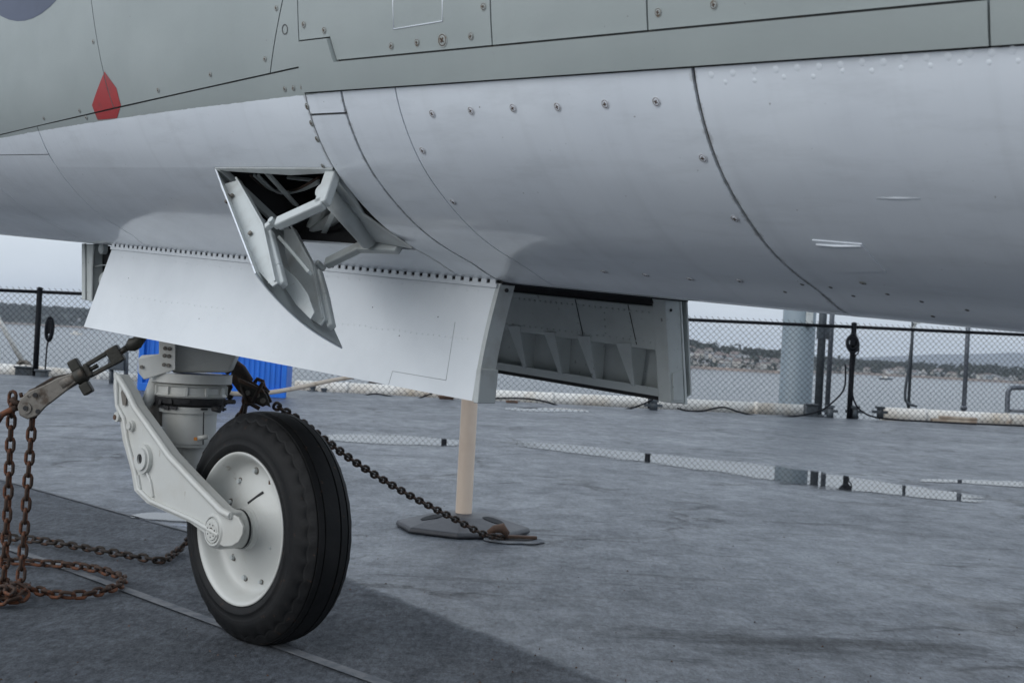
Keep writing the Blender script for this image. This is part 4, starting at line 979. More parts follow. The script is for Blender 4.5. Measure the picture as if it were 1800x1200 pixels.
b = MB(); b.tube([tp(20, 700), tp(26, 706), tp(36, 710)], .008, 8); b.tube([tp(36, 690), tp(38, 698)], .005, 6); b.tube([tp(-4, 740), tp(4, 728), tp(16, 722), tp(30, 716)], .0085, 8); b.build('hook_tail', M['rust'], ten)

# second tensioner: dark bundle behind the strut
t2 = empty('chain_tensioner', at(440, 680, 3.82), 'dark greasy chain tensioner hanging behind the strut above the tyre', 'tensioner')
def up_(px, py, o=0.): return at(px, py, 3.80+o)
def t2p(name, pts, o, th, m=M['rustd'], bev=.002): b = MB(); b.prism([up_(*q, o) for q in pts], Vector((0, th, 0))); return b.build(name, m, t2, bevel=bev)
t2p('body', [(408, 645), (418, 655), (440, 668), (470, 688), (478, 706), (462, 715), (440, 706), (420, 690), (404, 668)], -.015, .010)
t2p('front_cheek', [(416, 662), (446, 676), (468, 692), (476, 716), (446, 702), (424, 684)], -.035, .006, M['olive'])
t2p('lever', [(418, 664), (462, 684), (466, 692), (420, 672)], -.045, .010, M['brown'])
b = MB(); b.tube([up_(394, 650), up_(408, 640), up_(422, 652), up_(438, 668), up_(430, 684)], [.018, .022, .020, .012, .008], 10); b.build('hook', M['rustd'], t2)
b = MB(); b.tube([up_(448, 672), up_(452, 666), up_(462, 670), up_(464, 680), up_(472, 690)], .006, 7); b.tube([up_(425, 680, -.04), up_(434, 706, -.04), up_(456, 718, -.04)], .006, 7); b.tube([up_(444, 706, -.05), up_(462, 672, -.05)], .0055, 7); b.build('handle', M['rustd'], t2)
b = MB(); b.tube([up_(398, 668), up_(404, 680), up_(398, 694), up_(408, 700)], .009, 8); b.build('lower_hook', M['rustd'], t2)
b = MB()
for q in ((452, 694), (436, 690), (462, 704)): b.lathe(up_(*q, -.036), (0, -1, 0), sharp([(0, .008), (.006, .007), (.006, .0001)]), 9)
b.build('bolt_heads', M['castm'], t2)
chain('dark_chain', [up_(434, 700), up_(430, 725), up_(424, 760)], LM['rustd'], 'short dark chain dropping from the rear tensioner to behind the tyre', face=side)

# cream strap
b = MB(); pth = spline([at(392, 690, 3.95), at(425, 692, 4.1), at(470, 690, 4.4), at(520, 682, 4.7), at(580, 669, 5.0), at(640, 658, 5.2), at(700, 638, 5.35), at(800, 560, 5.40)])
for i in range(len(pth)-1): pass
b.tube(pth, .008, 6); o = b.build('barrier_strap', M['rope']); tag(o, 'cream strap sagging from behind the strut towards the cream post', 'strap')

# ------------------------------------------------------------------ stanchion
SB = Vector((-.155, 5.40, 0))
st = empty('barrier_post', SB, 'cream plastic barrier post on a black rubber foot beyond the wheel', 'barrier post')
b = MB(); b.lathe(SB+Vector((0, 0, .04)), (0, 0, 1), sharp([(0, .0325), (1.03, .0325), (1.045, .026), (1.045, .0001)]), 28); b.build('post_tube', M['pole'], st)
b = MB(); n8 = 8
def octr(r, z, sq=1.0): return [SB+Vector((r*math.cos(R_(22.5+45*k)+.35), r*math.sin(R_(22.5+45*k)+.35)*1.0, z)) for k in range(n8)]
rings = [octr(.262, .002), octr(.268, .010), octr(.262, .024), octr(.120, .062), octr(.050, .068)]
vs_ = [q for r_ in rings for q in r_]; fs = [list(range(8))[::-1], [32+k for k in range(8)]]
for i in range(4):
    for k in range(8): fs.append((i*8+k, i*8+(k+1) % 8, (i+1)*8+(k+1) % 8, (i+1)*8+k))
b.add(vs_, fs); b.build('rubber_foot', M['baser'], st, bevel=.004)
def padz(x, y):
    d = max(x*math.cos(R_(45*k)+.35)+y*math.sin(R_(45*k)+.35) for k in range(8)); c_ = math.cos(R_(22.5))
    return .024+max(0, min(1, (.262*c_-d)/(.262*c_-.12*c_)))*.038+.0012
for sx in (-1, 1):
    b = MB(); q = [(sx*.12+.045*math.cos(R_(30*m_)), -.075+.035*math.sin(R_(30*m_))) for m_ in range(12)]
    b.prism([SB+Vector((x, y, padz(x, y))) for x, y in q], Vector((0, 0, .0015))); b.build('carry_recess', M['black'], st, bevel=.0006)

# deck ring
dk = empty('deck_ring', Vector((.06, 5.20, 0)), 'tie-down ring set in a pale painted circle where the taut chain ends', 'deck ring')
RC = Vector((.045, 5.19, 0))
b = MB(); b.lathe(RC, (0, 0, 1), sharp([(.004, .115), (.0075, .112), (.0075, .078), (.0045, .075)]), 40, lambda i, th, h, r: (h, r*(1+.05*math.sin(3*th+1)+.03*math.sin(7*th)))); b.build('painted_ring', M['paintline'], dk)
b = MB(); b.lathe(RC, (0, 0, 1), [(.0048, .076), (.0046, .0001)], 28); b.build('cup', M['dark'], dk)
b = MB(); b.bar(RC+Vector((-.09, -.01, .014)), RC+Vector((.09, .01, .014)), .02, .012); b.build('crossbar', M['brown'], dk, bevel=.003)
b = MB(); b.tube([Vector((-.05, 5.15, .028)), Vector((-.028, 5.15, .045)), Vector((0, 5.155, .05)), Vector((.018, 5.16, .03)), Vector((.012, 5.16, .014))], [.012, .015, .020, .014, .008], 10); b.build('chain_hook', M['brown'], dk)

# ------------------------------------------------------------------ deck, markings, puddles
def sheet(name, pts, z, m, kind='structure'):
    b = MB(); b.add([(q[0], q[1], z) for q in pts], [list(range(len(pts)))]); o = b.build(name, m, fix=False); o['kind'] = kind
    if o.data.polygons[0].normal.z < 0: o.data.flip_normals()
    return o
EDGE = [(-40, 17.2), (-6.5, 17.32), (-.3, 17.35), (4.44, 17.75), (8, 18.35), (40, 22.5)]
b = MB(); pts = [(-40, -30)]+EDGE+[(40, -30)]; n = len(pts)
b.add([(x, y, 0) for x, y in pts]+[(x, y, -.35) for x, y in pts], [list(range(n))[::-1], [n+i for i in range(n)]]+[(i, (i+1) % n, n+(i+1) % n, n+i) for i in range(n)])
o = b.build('deck', M['deck']); o['kind'] = 'structure'
b = MB(); pts2 = [(-38, -28)]+[(x, y-1.6) for x, y in EDGE]+[(38, -28)]
b.add([(x, y, -.36) for x, y in pts2]+[(x*.96, y-1, -12.5) for x, y in pts2], [(i, (i+1) % n, n+(i+1) % n, n+i) for i in range(n)])
o = b.build('hull_side', mat('hull_grey', (.12, .13, .14), .6, var=(.4, (.09, .1, .11), .4, .7))); o['kind'] = 'structure'
def deckline(yl, t0, t1, w, name='painted_line'):
    ah = Vector((A.x, A.y, 0)).normalized(); o0 = Vector((ORG.x, ORG.y, 0))
    b = MB(); N = 60
    for i in range(N+1):
        t = t0+(t1-t0)*i/N; c = o0+ah*t+P*(yl+.004*math.sin(t*3)); ww = w*(1+.25*noise.noise(Vector((t*9, yl, 0))))
        b.v += [Vector((c.x, c.y, .004))+P*ww/2, Vector((c.x, c.y, .004))-P*ww/2]
    for i in range(N): b.face([2*i, 2*i+1, 2*i+3, 2*i+2])
    o = b.build(name, M['paintline'], fix=False); o['kind'] = 'structure'
    if o.data.polygons[0].normal.z < 0: o.data.flip_normals()
deckline(.02, -.5, 9, .036)
deckline(-.69, 4.35, 9.5, .016)
M['puddle'] = mat('rain_water', (.02, .022, .025), .015, bump=(3, .01, .002)); M['puddle'].node_tree.nodes['Principled BSDF'].inputs['IOR'].default_value = 1.33
nt = M['puddle'].node_tree; N = nt.nodes.new; K = nt.links.new; pb = nt.nodes['Principled BSDF']
uvn = N('ShaderNodeUVMap'); sx = N('ShaderNodeSeparateXYZ'); K(uvn.outputs[0], sx.inputs[0]); gn = N('ShaderNodeNewGeometry')
def pm(op, a_, b_=None):
    n = N('ShaderNodeMath'); n.operation = op
    for k_, q in enumerate((a_, b_)):
        if q is None: continue
        if isinstance(q, (int, float)): n.inputs[k_].default_value = q
        else: K(q, n.inputs[k_])
    return n.outputs[0]
ev = pm('MULTIPLY', pm('MINIMUM', sx.outputs[1], pm('SUBTRACT', 1., sx.outputs[1])), 2.); eu = pm('MULTIPLY', pm('MINIMUM', sx.outputs[0], pm('SUBTRACT', 1., sx.outputs[0])), 5.)
pn = N('ShaderNodeTexNoise'); pn.inputs['Scale'].default_value = 5.5; pn.inputs['Detail'].default_value = 10; pn.inputs['Roughness'].default_value = .72; K(gn.outputs['Position'], pn.inputs['Vector'])
am = N('ShaderNodeMapRange'); am.inputs[1].default_value = .24; am.inputs[2].default_value = .46; am.inputs[3].default_value = 0; am.inputs[4].default_value = .88
K(pm('ADD', pm('MINIMUM', ev, eu), pm('MULTIPLY', pm('SUBTRACT', pn.outputs[0], .5), 1.1)), am.inputs[0]); K(am.outputs[0], pb.inputs['Alpha'])
def puddle(rows, name='puddle'):
    top = spline([gnd(x, y0) for x, y0, y1 in rows], 16); bot = spline([gnd(x, y1) for x, y0, y1 in rows], 16); b = MB(); uv = []; NV_ = 6
    for i, (q0, q1) in enumerate(zip(top, bot)):
        for j in range(NV_+1): q = q0.lerp(q1, j/NV_); b.v.append(Vector((q.x, q.y, .004))); uv.append((i/(len(top)-1), j/NV_))
    for i in range(len(top)-1):
        for j in range(NV_): k = i*(NV_+1)+j; b.face([k, k+1, k+NV_+2, k+NV_+1])
    o = b.build(name, M['puddle'], uv=uv, fix=False); o['kind'] = 'structure'
    if o.data.polygons[0].normal.z < 0: o.data.flip_normals()
puddle([(860, 773, 780), (960, 775, 794), (1060, 785, 808), (1145, 794, 819), (1280, 806, 840), (1380, 816, 857), (1480, 831, 868), (1580, 847, 877), (1680, 863, 885), (1760, 878, 888)])
puddle([(560, 764, 772), (620, 760, 782), (700, 761, 787), (780, 769, 788), (850, 776, 782)])
puddle([(1610, 842, 848), (1700, 842, 852), (1810, 846, 860)])
puddle([(225, 905, 912), (275, 899, 918), (345, 902, 922)])
puddle([(880, 717, 720), (930, 715, 725), (1000, 717, 726), (1040, 722, 725)])
dbr = MB(); drn = random.Random(11)
for _ in range(260):
    px_, py_ = drn.uniform(0, 1800), 1200-(drn.random()**1.6)*430; q = gnd(px_, py_); sz = drn.uniform(.0015, .005)
    dbr.add([q+Vector((drn.uniform(-1, 1)*sz, drn.uniform(-1, 1)*sz, 0)) for _ in range(3)]+[q+Vector((0, 0, sz*.9))], [(0, 1, 3), (1, 2, 3), (2, 0, 3)])
o = dbr.build('deck_grit', M['brown'], fix=False); tag(o, kind='stuff')
# ------------------------------------------------------------------ fence
def edgeY(x):
    for (x0, y0), (x1, y1) in zip(EDGE, EDGE[1:]):
        if x0 <= x <= x1: return y0+(y1-y0)*(x-x0)/(x1-x0)
def fY(x): return edgeY(x)+.12
def ftop(x): return 1.13+.012*(x+1)
fence = empty('chain_link_fence', (0, fY(0), 0), 'black chain link fence with round top rail along the deck edge', 'fence')
PX = [-16.58, -13.95, -11.32, -8.69, -6.06, -3.43, -.80, 1.83, 4.46, 7.20, 9.85, 12.5, 15.2]
for x in PX:
    b = MB(); hgt = ftop(x); b.tube([(x, fY(x), -.25), (x, fY(x), hgt+.03)], .036, 12); b.lathe((x, fY(x), hgt+.03), (0, 0, 1), [(0, .040), (.02, .038), (.032, .02), (.034, .001)], 12); b.build('post', M['black'], fence)
for x0, x1 in zip(PX, PX[1:]):
    b = MB(); b.tube([(x0, fY(x0), ftop(x0)), (x1, fY(x1), ftop(x1))], .023, 10); b.build('top_rail', M['black'], fence)
    b = MB(); hw_ = .0195; hb = .0385; nn_ = int(round((x1-x0)/.039/2))*2; st_ = (x1-x0)/nn_
    for i in range(nn_):
        x = x0+st_*(i+.5); y = fY(x)-.028; top = ftop(x)+.055; nz_ = int((top+.12)/hb)//2*2; sg = 1 if i % 2 else -1
        b.tube([(x+(sg if k % 2 else -sg)*st_*.5, y+(.003 if (k+i) % 2 else -.003), top-k*hb) for k in range(1 if sg < 0 else 0, nz_+1)], .0037, 3, caps=False)
    b.build('wire_mesh', M['wire'], fence, fix=False)
# cable coils hung on posts, loose cables
def lump(x, z, lab, sc=1., tall=1.):
    r = empty('cable_coil', (x, fY(x)-.08, z), lab, 'cable coil', 'black cable coils hung on fence posts')
    for k in range(6):
        b = MB(); ph = random.uniform(-.5, .5); rr = random.uniform(.055, .085)
        b.tube([(x-.035*sc+rr*math.cos(a_)*(.9 if tall == 1 else .55), fY(x)-.075-.012*k+.02*math.sin(a_+ph), z+.05*math.sin(ph)+rr*tall*1.25*math.sin(a_)) for a_ in [2*math.pi*q/16 for q in range(16)]], .016, 7, closed=True); b.build('cable_turn', M['black'], r)
    b = MB(); b.box((x-.03*sc, fY(x)-.10, z+.02), (.035, .03, .05*tall)); b.build('plug_box', M['black'], r, bevel=.01)
    b = MB(); b.tube(spline([(x, fY(x)-.05, z+.02), (x+.055, fY(x)-.06, z-.02), (x+.06, fY(x)-.05, z-.12), (x+.02, fY(x)-.05, z-.2), (x+.01, fY(x)-.05, z-.6)]), .010, 6); b.build('loose_end', M['black'], r)
lump(4.46, .98, 'black coiled cable hung on the fence post right of the pale blue column')
lump(-5.93, .60, 'black coiled cable hung on the leftmost fence post in view', -1.6, 1.5)
def cable(px, lab, Y=17.2, r=.012, m='black'):
    b = MB(); b.tube(spline([at(x, y, Y) for x, y in px], 6), r, 6); o = b.build('cable', M[m]); tag(o, lab, 'cable')
cable([(1486, 640), (1484, 682), (1462, 708), (1440, 722), (1400, 731), (1340, 732), (1300, 724), (1275, 716), (1258, 717), (1235, 722), (1210, 722), (1190, 717)], 'black cable sagging along the deck edge left of the cable coil post', 17.3)
cable([(1494, 640), (1500, 700), (1520, 726), (1560, 736), (1640, 741), (1720, 745), (1800, 748)], 'black cable running along the deck edge right of the cable coil post', 17.5)
cable([(1148, 702), (1110, 717), (1060, 722), (1000, 718), (960, 706), (920, 700), (860, 700)], 'black cable looping below the far gear door along the fence base', 17.1)
cable([(760, 691), (720, 702), (660, 692), (625, 700), (600, 706)], 'black cable looping along the fence base left of the cream post', 17.0, .010)

# ------------------------------------------------------------------ edge pipes and clutter
def pipe(px0, px1, top0, top1, Y, lab, rr=.10, m='pipewhite'):
    q0, q1 = at(px0, top0, Y), at(px1, top1, Y+.15); r = empty('edge_pipe', q0, lab, 'pipe')
    b = MB(); b.tube([q0-Vector((0, 0, rr)), q1-Vector((0, 0, rr))], rr, 20); b.build('pipe_run', M[m], r)
    n = max(2, int((q1-q0).length/1.6))
    for k in range(n+1):
        b = MB(); q = q0.lerp(q1, (k+.5)/(n+1))-Vector((0, 0, rr)); b.tube([q-Vector((.03, 0, 0)), q+Vector((.03, 0, 0))], rr+.008, 20); b.build('pipe_band', M['pipewhite'], r)
    b = MB(); q0b, q1b = q0-Vector((0, -.02, rr*2.2)), q1-Vector((0, -.02, rr*2.2)); b.bar(q0b, q1b, .10, .16); b.build('support_beam', M['pipewhite'], r)
    return r
pipe(520, 1418, 668, 711, 18.25, 'long stained white pipe beyond the fence left of the pale blue column')
pipe(1550, 1990, 715, 738, 18.7, 'stained white pipe beyond the fence at far right')
pipe(-160, 246, 626, 657, 18.0, 'stained white pipe beyond the fence at far left')
def blk(name, px0, py0, px1, py1, Y, m, lab, cat, dep=.15, bev=.01, extra=None):
    q0, q1 = at(px0, py0, Y), at(px1, py1, Y); c = (q0+q1)/2; r = MB(); r.box(c+Vector((0, dep/2, 0)), (abs(q1.x-q0.x)/2, dep/2, abs(q0.z-q1.z)/2))
    if extra: extra(r, c, q0, q1)
    o = r.build(name, M[m], bevel=bev); tag(o, lab, cat); return o
def lid(r, c, q0, q1): r.box((c.x, c.y+.07, max(q0.z, q1.z)+.01), (abs(q1.x-q0.x)/2+.015, .09, .012))
blk('junction_box', 26, 646, 58, 668, 17.65, 'darkpole', 'dark grey box at the fence base left of the leftmost post', 'box', .2, extra=lid)
blk('junction_box', 62, 652, 80, 667, 17.2, 'darkpole', 'small dark box at the foot of the leftmost fence post', 'box', .12, extra=lid)
blk('fitting_block', 1418, 712, 1437, 734, 17.95, 'darkpole', 'blue-grey block at the end of the long white pipe', 'block', .2, extra=lid)
blk('fitting_block', 624, 700, 641, 712, 17.0, 'paleblue', 'small blue block at the deck edge beside the rust brown plank', 'block', .1, extra=lid)
def planks(r, c, q0, q1):
    r.box((c.x+.05, c.y+.05, max(q0.z, q1.z)+.02), (abs(q1.x-q0.x)*.42, .05, .018))
blk('rusty_beam', 642, 701, 728, 709, 17.0, 'brown', 'long rust brown beam lying at the fence base', 'beam', .12, extra=planks)
blk('rusty_beam', 648, 668, 700, 676, 18.9, 'brown', 'short rust brown beam lying on top of the white pipe', 'beam', .12, extra=planks)
blk('rusty_beam', 880, 708, 905, 715, 17.0, 'brown', 'small rusty piece at the fence base right of the cream post', 'beam', .12, extra=planks)
blk('timber_block', 1640, 735, 1718, 746, 18.0, 'stain', 'stained pale timber below the pipe at far right', 'beam', .12, extra=planks)
blk('cable_lump', 772, 698, 796, 710, 17.0, 'brown', 'dark lump at the fence base just left of the cream post', 'clamp', .12, extra=lid)
def bollard(px, py0, py1, Y, lab, r=.05):
    b = MB(); q0, q1 = at(px, py0, Y), at(px, py1, Y); b.tube([q1, q0], r, 10); b.box(q0, (r*1.2, r*1.2, .015)); b.box(q0-Vector((0, 0, .06)), (r*2.3, r*.5, .018)); o = b.build('stub_post', M['darkpole']); tag(o, lab, 'post', 'stub posts at the deck edge')
bollard(550, 680, 702, 17.3, 'left one of two stub posts right of the blue box', .03); bollard(570, 684, 702, 17.3, 'right one of two stub posts right of the blue box', .03)
bollard(1459, 714, 736, 17.8, 'stub post between the dark pole pair and the cable coil fence post', .045); bollard(1502, 715, 736, 17.9, 'stub post just right of the cable coil fence post', .05)
bollard(1547, 716, 736, 18.2, 'stub post at the left end of the right-hand white pipe', .045); bollard(1149, 704, 721, 17.2, 'stub post below the rear corner of the far gear door', .05)

# pale blue column and poles outboard
Yb = 20.5
q = at(1401, 640, Yb); r = .28
cl = empty('pale_blue_column', (q.x, q.y, -.5), 'broad pale blue column rising behind the fence under the fuselage', 'column')
b = MB(); b.tube([(q.x, q.y, -11.5), (q.x, q.y, 6.5)], .245, 32); b.build('shaft', M['paleblue'], cl)
b = MB(); b.box(at(1423, 560, Yb-.26), (.05, .03, .12)); b.build('small_sign', M['ventgrey'], cl, bevel=.01)
def vpole(px, ptop, pbot, Y, r_, m, lab, name='pole', ztop=None, extra=None, group=None):
    q = at(px, pbot, Y); zt = ztop if ztop is not None else at(px, ptop, Y).z
    rt = empty(name, (q.x, q.y, q.z), lab, 'pole', group); b = MB(); b.tube([(q.x, q.y, min(q.z, -.3)), (q.x, q.y, zt)], r_, 12); b.build('shaft', M[m], rt)
    b = MB(); b.tube([(q.x, q.y, q.z), (q.x, q.y, q.z+.05)], r_*1.5, 12); b.build('foot', M[m], rt)
    return rt, q
vp, q = vpole(1437, 500, 735, 18.6, .055, 'darkpole', 'thick dark pole just right of the pale blue column', ztop=3.2)
b = MB(); b.bar(at(1437, 585, 18.55), at(1457, 586, 18.6), .05, .16); b.build('bracket', M['darkpole'], vp)
vpole(1453, 500, 735, 18.9, .036, 'galv', 'thinner grey pole, right one of the pair beside the pale blue column', ztop=3.2)
vp, q = vpole(1597, 500, 712, 19.2, .022, 'darkpole', 'thin dark pole with a hose beyond the fence, left of the galvanised pole', ztop=2.6)
b = MB(); b.tube(spline([at(1604, 590, 19.1), at(1598, 640, 19.1), at(1591, 690, 19.1), at(1595, 708, 19.1), at(1612, 714, 19.1)]), .02, 6); b.build('hose', M['darkpole'], vp)
b = MB(); b.box(at(1612, 563, 19.1), (.04, .04, .045)); b.bar(at(1612, 566, 19.1), at(1603, 580, 19.15), .02, .02); b.build('lamp', M['ventgrey'], vp)
vpole(1694, 500, 719, 19.0, .032, 'galv', 'plain galvanised pole beyond the fence near the right edge', ztop=2.6)
b = MB(); b.tube(spline([at(1771, 745, 18.9), at(1771, 700, 18.9), at(1775, 684, 18.9), at(1790, 681, 18.9), at(1860, 684, 18.9)]), .035, 10); b.tube([at(1771, 721, 18.9), at(1860, 725, 18.9)], .022, 8); o = b.build('hand_rail', M['galv']); tag(o, 'grey bent tube hand rail beyond the fence at the right edge', 'hand rail')
b = MB(); b.tube([at(-60, 458, 18.8), at(42, 640, 18.8)], .035, 8); o = b.build('ladder_rail', M['pipewhite']); tag(o, 'white sloping rail rising left beyond the fence at far left', 'rail')
b = MB(); b.lathe(at(44, 645, 18.6), (0, -1, 0), sharp([(0, .10), (.1, .10), (.1, .07), (.06, .06), (.06, .0001)]), 18); o = b.build('hose_reel', M['castm']); tag(o, 'small grey reel at the foot of the white sloping rail', 'reel')
# equipment stand left of the gear
es = empty('equipment_stand', at(210, 690, 16.4), 'grey equipment stand on legs between fence and landing gear', 'stand')
for px in (196, 222):
    b = MB(); b.tube([at(px, 618 if px > 200 else 640, 16.4), at(px-1, 688, 16.4)], .028, 8); b.build('leg', M['darkpole'], es)
b = MB(); b.box(at(206, 640, 16.4), (.10, .06, .07)); b.build('box', M['darkpole'], es, bevel=.01)

# blue box
bx0, bx1 = at(247, 690, 15.1), at(511, 702, 14.95); zb = 0; zt = 1.02
bb_ = empty('blue_container', ((bx0.x+bx1.x)/2, 15.0, 0), 'bright blue ribbed steel container standing on the deck behind the strut', 'container')
xa, xb = bx0.x, bx1.x-.07
b = MB(); b.box(((xa+xb)/2, 15.27, (zt+.05)/2+.02), ((xb-xa)/2-.02, .25, (zt-.1)/2)); b.build('body', M['blue'], bb_)
nr = 26
for k in range(nr):
    x = xa+.05+(xb-xa-.1)*(k+.5)/nr; b = MB(); b.box((x, 15.016, (zt)/2+.02), (.014, .006, zt/2-.07)); b.build('rib', M['blue'], bb_, bevel=.005)
b = MB(); b.box(((xa+xb)/2, 15.0, .05), ((xb-xa)/2, .03, .045)); b.box(((xa+xb)/2, 15.0, zt-.03), ((xb-xa)/2, .03, .035)); b.build('frame_rail', M['blue'], bb_, bevel=.005)
b = MB()
for x in (xa+.02, xb-.02): b.box((x, 15.0, zt/2+.005), (.028, .028, zt/2-.003))
b.build('corner_post', M['blue'], bb_, bevel=.005)

# ------------------------------------------------------------------ water, far shore
mw = mat('bay_water', (.035, .048, .058), .2, spec=.28); nt = mw.node_tree; N = nt.nodes.new; K = nt.links.new; bs = nt.nodes['Principled BSDF']; bs.inputs['IOR'].default_value = 1.33
g_ = N('ShaderNodeNewGeometry'); mp = N('ShaderNodeMapping'); mp.inputs['Scale'].default_value = (.25, .5, 1); K(g_.outputs['Position'], mp.inputs[0])
nz = N('ShaderNodeTexNoise'); nz.inputs['Scale'].default_value = 1.2; nz.inputs['Detail'].default_value = 8; K(mp.outputs[0], nz.inputs['Vector'])
bp = N('ShaderNodeBump'); bp.inputs['Strength'].default_value = .9; bp.inputs['Distance'].default_value = .35; K(nz.outputs[0], bp.inputs['Height']); K(bp.outputs[0], bs.inputs['Normal'])
b = MB(); b.add([(-9000, -200, -12), (9000, -200, -12), (9000, 16000, -12), (-9000, 16000, -12)], [(0, 1, 2, 3)]); o = b.build('bay_water', mw, fix=False); o['kind'] = 'structure'
def shoreD(u):
    pts = [(-3, 2600), (-.42, 2080), (-.33, 2030), (-.25, 1900), (-.05, 1500), (.11, 1080), (.20, 1060), (.24, 1350), (.30, 1330), (.40, 1290), (3, 1500)]
    for (u0, d0), (u1, d1) in zip(pts, pts[1:]):
        if u0 <= u <= u1: return d0+(d1-d0)*(u-u0)/(u1-u0)
    return 1500
def relief(u):
    pts = [(-3, 14), (-.42, 11), (-.36, 10), (-.30, 8), (-.2, 8), (0, 5), (.10, 3), (.13, 2.5), (.17, .5), (.21, -.5), (.24, -3.5), (.3, -4), (.40, -4), (3, 2)]
    for (u0, d0), (u1, d1) in zip(pts, pts[1:]):
        if u0 <= u <= u1: return d0+(d1-d0)*(u-u0)/(u1-u0)
    return 8
def ground_h(u, D):
    s = shoreD(u); f = (D-s)/240.
    if f < 0: return -13
    h = relief(u)+11; f = min(f, 1.6); k = (f if u > -.2 else min(1, f*2.2)); k = min(1, k)
    return -11.7+h*(.08+.92*k*k*(3-2*k))*(1+.10*noise.noise(Vector((u*30, f*2, 0))))
M['land'] = mat('shore_land', (.045, .055, .048), .9, var=[(.02, (.03, .04, .032), .4, .6), (.05, (.12, .115, .10), .62, .7)])
def shore_pt(u, D): return Vector((u*D, D, 0))
b = MB(); NU, ND = 240, 14
for i in range(NU+1):
    u = -1.2+2.4*i/NU; s = shoreD(u)
    for j in range(ND+1):
        D = s-2+520*j/ND; q = shore_pt(u, D); q.z = ground_h(u, D) if j else -13; b.v.append(q)
b.smooth = True
for i in range(NU):
    for j in range(ND): b.face([i*(ND+1)+j, (i+1)*(ND+1)+j, (i+1)*(ND+1)+j+1, i*(ND+1)+j+1])
o = b.build('far_shore', M['land'], fix=False); o['kind'] = 'structure'
b = MB()
for i in range(NU+1):
    u = -1.2+2.4*i/NU; s = shoreD(u); q = shore_pt(u, s-3); b.v += [Vector((q.x, q.y, -12.2)), Vector((q.x, q.y+5, -9.9)), Vector((q.x, q.y+10, -9.8))]
for i in range(NU):
    for j in range(2): b.face([i*3+j, (i+1)*3+j, (i+1)*3+j+1, i*3+j+1])
o = b.build('sea_wall', mat('sea_wall_stone', (.15, .125, .11), .9, var=(.08, (.22, .17, .14), .45, .65)), fix=False); o['kind'] = 'structure'
# distant hills
b = MB(); NH = 120
def hill_h(u): 
    base = 20+90*max(0, min(1, (u-.25)/.12))+45*max(0, min(1, (-u-.25)/.2))
    return base*(1+.18*noise.noise(Vector((u*9, 1, 0)))+.07*noise.noise(Vector((u*40, 2, 0))))
for i in range(NH+1):
    u = -1.1+2.2*i/NH
    for j, (D, k) in enumerate(((7600, 0), (8000, .55), (8400, 1.0), (9300, 1.04))): b.v.append(Vector((u*D, D, -13+(hill_h(u)+13)*k)))
b.smooth = True
for i in range(NH):
    for j in range(3): b.face([i*4+j, (i+1)*4+j, (i+1)*4+j+1, i*4+j+1])
o = b.build('distant_hills', mat('hill_green', (.02, .03, .035), .9, var=(.004, (.03, .04, .045), .4, .6)), fix=False); o['kind'] = 'structure'
# trees on the far shore: every clump a lumpy crown of leaf cards, joined (a mass nobody could count)
M['leaf'] = mat('far_foliage', (.018, .028, .024), .9, var=(.05, (.038, .048, .034), .4, .65))
tb = MB(); trn = random.Random(3)
def crown(b, c, r, h, n=16):
    for _ in range(n):
        d = Vector((trn.gauss(0, .42), trn.gauss(0, .42), trn.uniform(-.5, .6))); q = c+Vector((d.x*r, d.y*r, d.z*h)); s = r*trn.uniform(.28, .55)
        vs_ = [q+Vector((trn.uniform(-1, 1), trn.uniform(-1, 1), trn.uniform(-1, 1))).normalized()*s*trn.uniform(.7, 1.1) for _ in range(5)]
        b.add(vs_, [(0, 1, 2), (0, 2, 3), (0, 3, 4), (1, 2, 4), (2, 3, 4), (0, 1, 4)])
for n_i in range(4200):
    u = trn.uniform(-.55, .55) if n_i < 2600 else trn.uniform(-.5, -.24); s = shoreD(u); D = s+trn.uniform(12, 330)**1.0
    front = D-s
    dens = 1.0 if u < -.2 else (.45 if front > 190 else .22 if .12 < u < .21 else .36)
    if .24 < u: dens = .55 if front > 100 else .3
    if trn.random() > dens: continue
    r = trn.uniform(3.2, 6.5); h = trn.uniform(4, 7)*(1.4 if trn.random() < .15 else 1); q = shore_pt(u, D); q.z = ground_h(u, D)+h*.5
    crown(tb, q, r, h, 12)
for u0, u1, n, hh in ((.125, .15, 26, 7), (.155, .20, 46, 5.5), (.23, .30, 60, 5), (.33, .42, 90, 6.5), (-.42, -.28, 170, 8), (-.42, -.28, 120, 7), (.26, .34, 50, 4.5)):
    for _ in range(n):
        u = trn.uniform(u0, u1); D = shoreD(u)+trn.uniform(170, 250); q = shore_pt(u, D); q.z = ground_h(u, D)+hh*.55; crown(tb, q, trn.uniform(4, 8), hh*trn.uniform(.8, 1.5), 14)
o = tb.build('far_shore_trees', M['leaf'], fix=False); tag(o, kind='stuff')
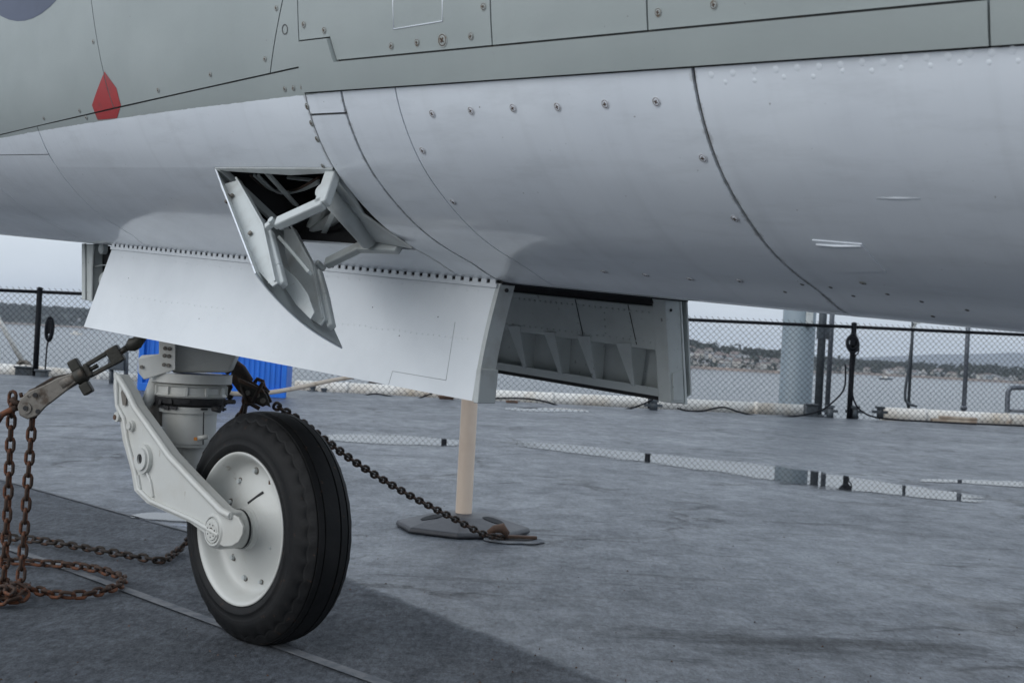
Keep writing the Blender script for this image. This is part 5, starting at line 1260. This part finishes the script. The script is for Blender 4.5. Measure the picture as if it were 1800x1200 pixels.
# houses
HC_ = [(.52, .52, .50), (.66, .67, .66), (.42, .40, .37), (.36, .39, .41), (.55, .50, .46)]; RC_ = [(.13, .13, .135), (.22, .22, .23), (.15, .12, .11)]
hms = []
M['pane'] = mat('far_window', (.04, .05, .06), .3)
for i in range(9):
    w, d, h = (7+i % 3*2.5), 8, (4.5, 6.5, 8)[i % 3]; wallm = mat('house_wall', HC_[i % 5], .8); rm = mat('house_roof', RC_[i % 3], .8)
    b = MB(); b.box((0, 0, h/2), (w/2, d/2, h/2)); b.cur = 1
    b.add([(-w/2-.4, -d/2-.4, h+.01), (w/2+.4, -d/2-.4, h+.01), (w/2+.4, d/2+.4, h+.01), (-w/2-.4, d/2+.4, h+.01), (-w/2+1.5, 0, h+2.2), (w/2-1.5, 0, h+2.2)], [(0, 1, 5, 4), (1, 2, 5), (2, 3, 4, 5), (3, 0, 4), (0, 3, 2, 1)])
    b.cur = 2
    for fl in range(int(h//2.8)):
        for k in range(int(w//2.3)): b.box((-w/2+1.3+k*2.3, -d/2-.03, 1.6+fl*2.8), (.6, .05, .65))
    o = b.build('house', [wallm, rm, M['pane']]); hms.append(o.data); bpy.data.objects.remove(o)
hr = random.Random(5); cnt = 0
def house(u, D):
    me = hms[hr.randrange(9)]; o = bpy.data.objects.new('house', me); col.objects.link(o); q = shore_pt(u, D); q.z = ground_h(u, D)-.6; o.location = q; o.rotation_euler = (0, 0, hr.uniform(-.5, .5)); s = hr.uniform(.42, .72); o.scale = (s, s, s)
    if u < -.2: tag(o, 'small pale house among the dark trees on the left far shore', 'house', 'houses on the left far shore')
    elif u < .215: tag(o, 'small pale house on the crowded hillside left of the blue column', 'house', 'houses on the hillside left of the blue column')
    else: tag(o, 'small pale house on the low far shore right of the blue column', 'house', 'houses on the low right far shore')
for _ in range(120): u = hr.uniform(.125, .215); house(u, shoreD(u)+hr.uniform(12, 190))
for _ in range(75): u = hr.uniform(.225, .41); house(u, shoreD(u)+hr.uniform(14, 120))
for _ in range(4): u = hr.uniform(-.37, -.31); house(u, shoreD(u)+hr.uniform(14, 60))
# boats
def boat(px, py, lab, L_=9, m='darkpole'):
    q = gnd(px, py, -12); r = empty('boat', q, lab, 'boat'); b = MB()
    b.prism([q+Vector((-L_/2, -1.3, 0)), q+Vector((L_/2, -1.3, 0)), q+Vector((L_*.62, -1.3, 1.4)), q+Vector((-L_/2, -1.3, 1.2))], Vector((0, 2.6, 0))); b.build('hull', M[m], r)
    b = MB(); b.box(q+Vector((-.6, 0, 2.0)), (L_*.2, .9, .8)); b.build('cabin', M['pipewhite'], r); b = MB(); b.tube([q+Vector((.3, 0, 1)), q+Vector((.3, 0, 7))], .08, 6); b.build('mast', M['galv'], r)
boat(1556, 667, 'small dark boat on the water right of the cable coil post'); boat(134, 588, 'small white motor boat on the water at far left', 9, 'pipewhite')

# ------------------------------------------------------------------ haze
hz = MB(); hz.box((0, 4700, 76), (9300, 5200, 90)); hm = bpy.data.materials.new('haze'); hm.use_nodes = True; nt = hm.node_tree; nt.nodes.clear()
ho = nt.nodes.new('ShaderNodeOutputMaterial'); pv = nt.nodes.new('ShaderNodeVolumePrincipled'); pv.inputs['Color'].default_value = (.80, .88, 1, 1); pv.inputs['Density'].default_value = .00011; nt.links.new(pv.outputs[0], ho.inputs['Volume'])
o = hz.build('haze', hm); o['kind'] = 'stuff'
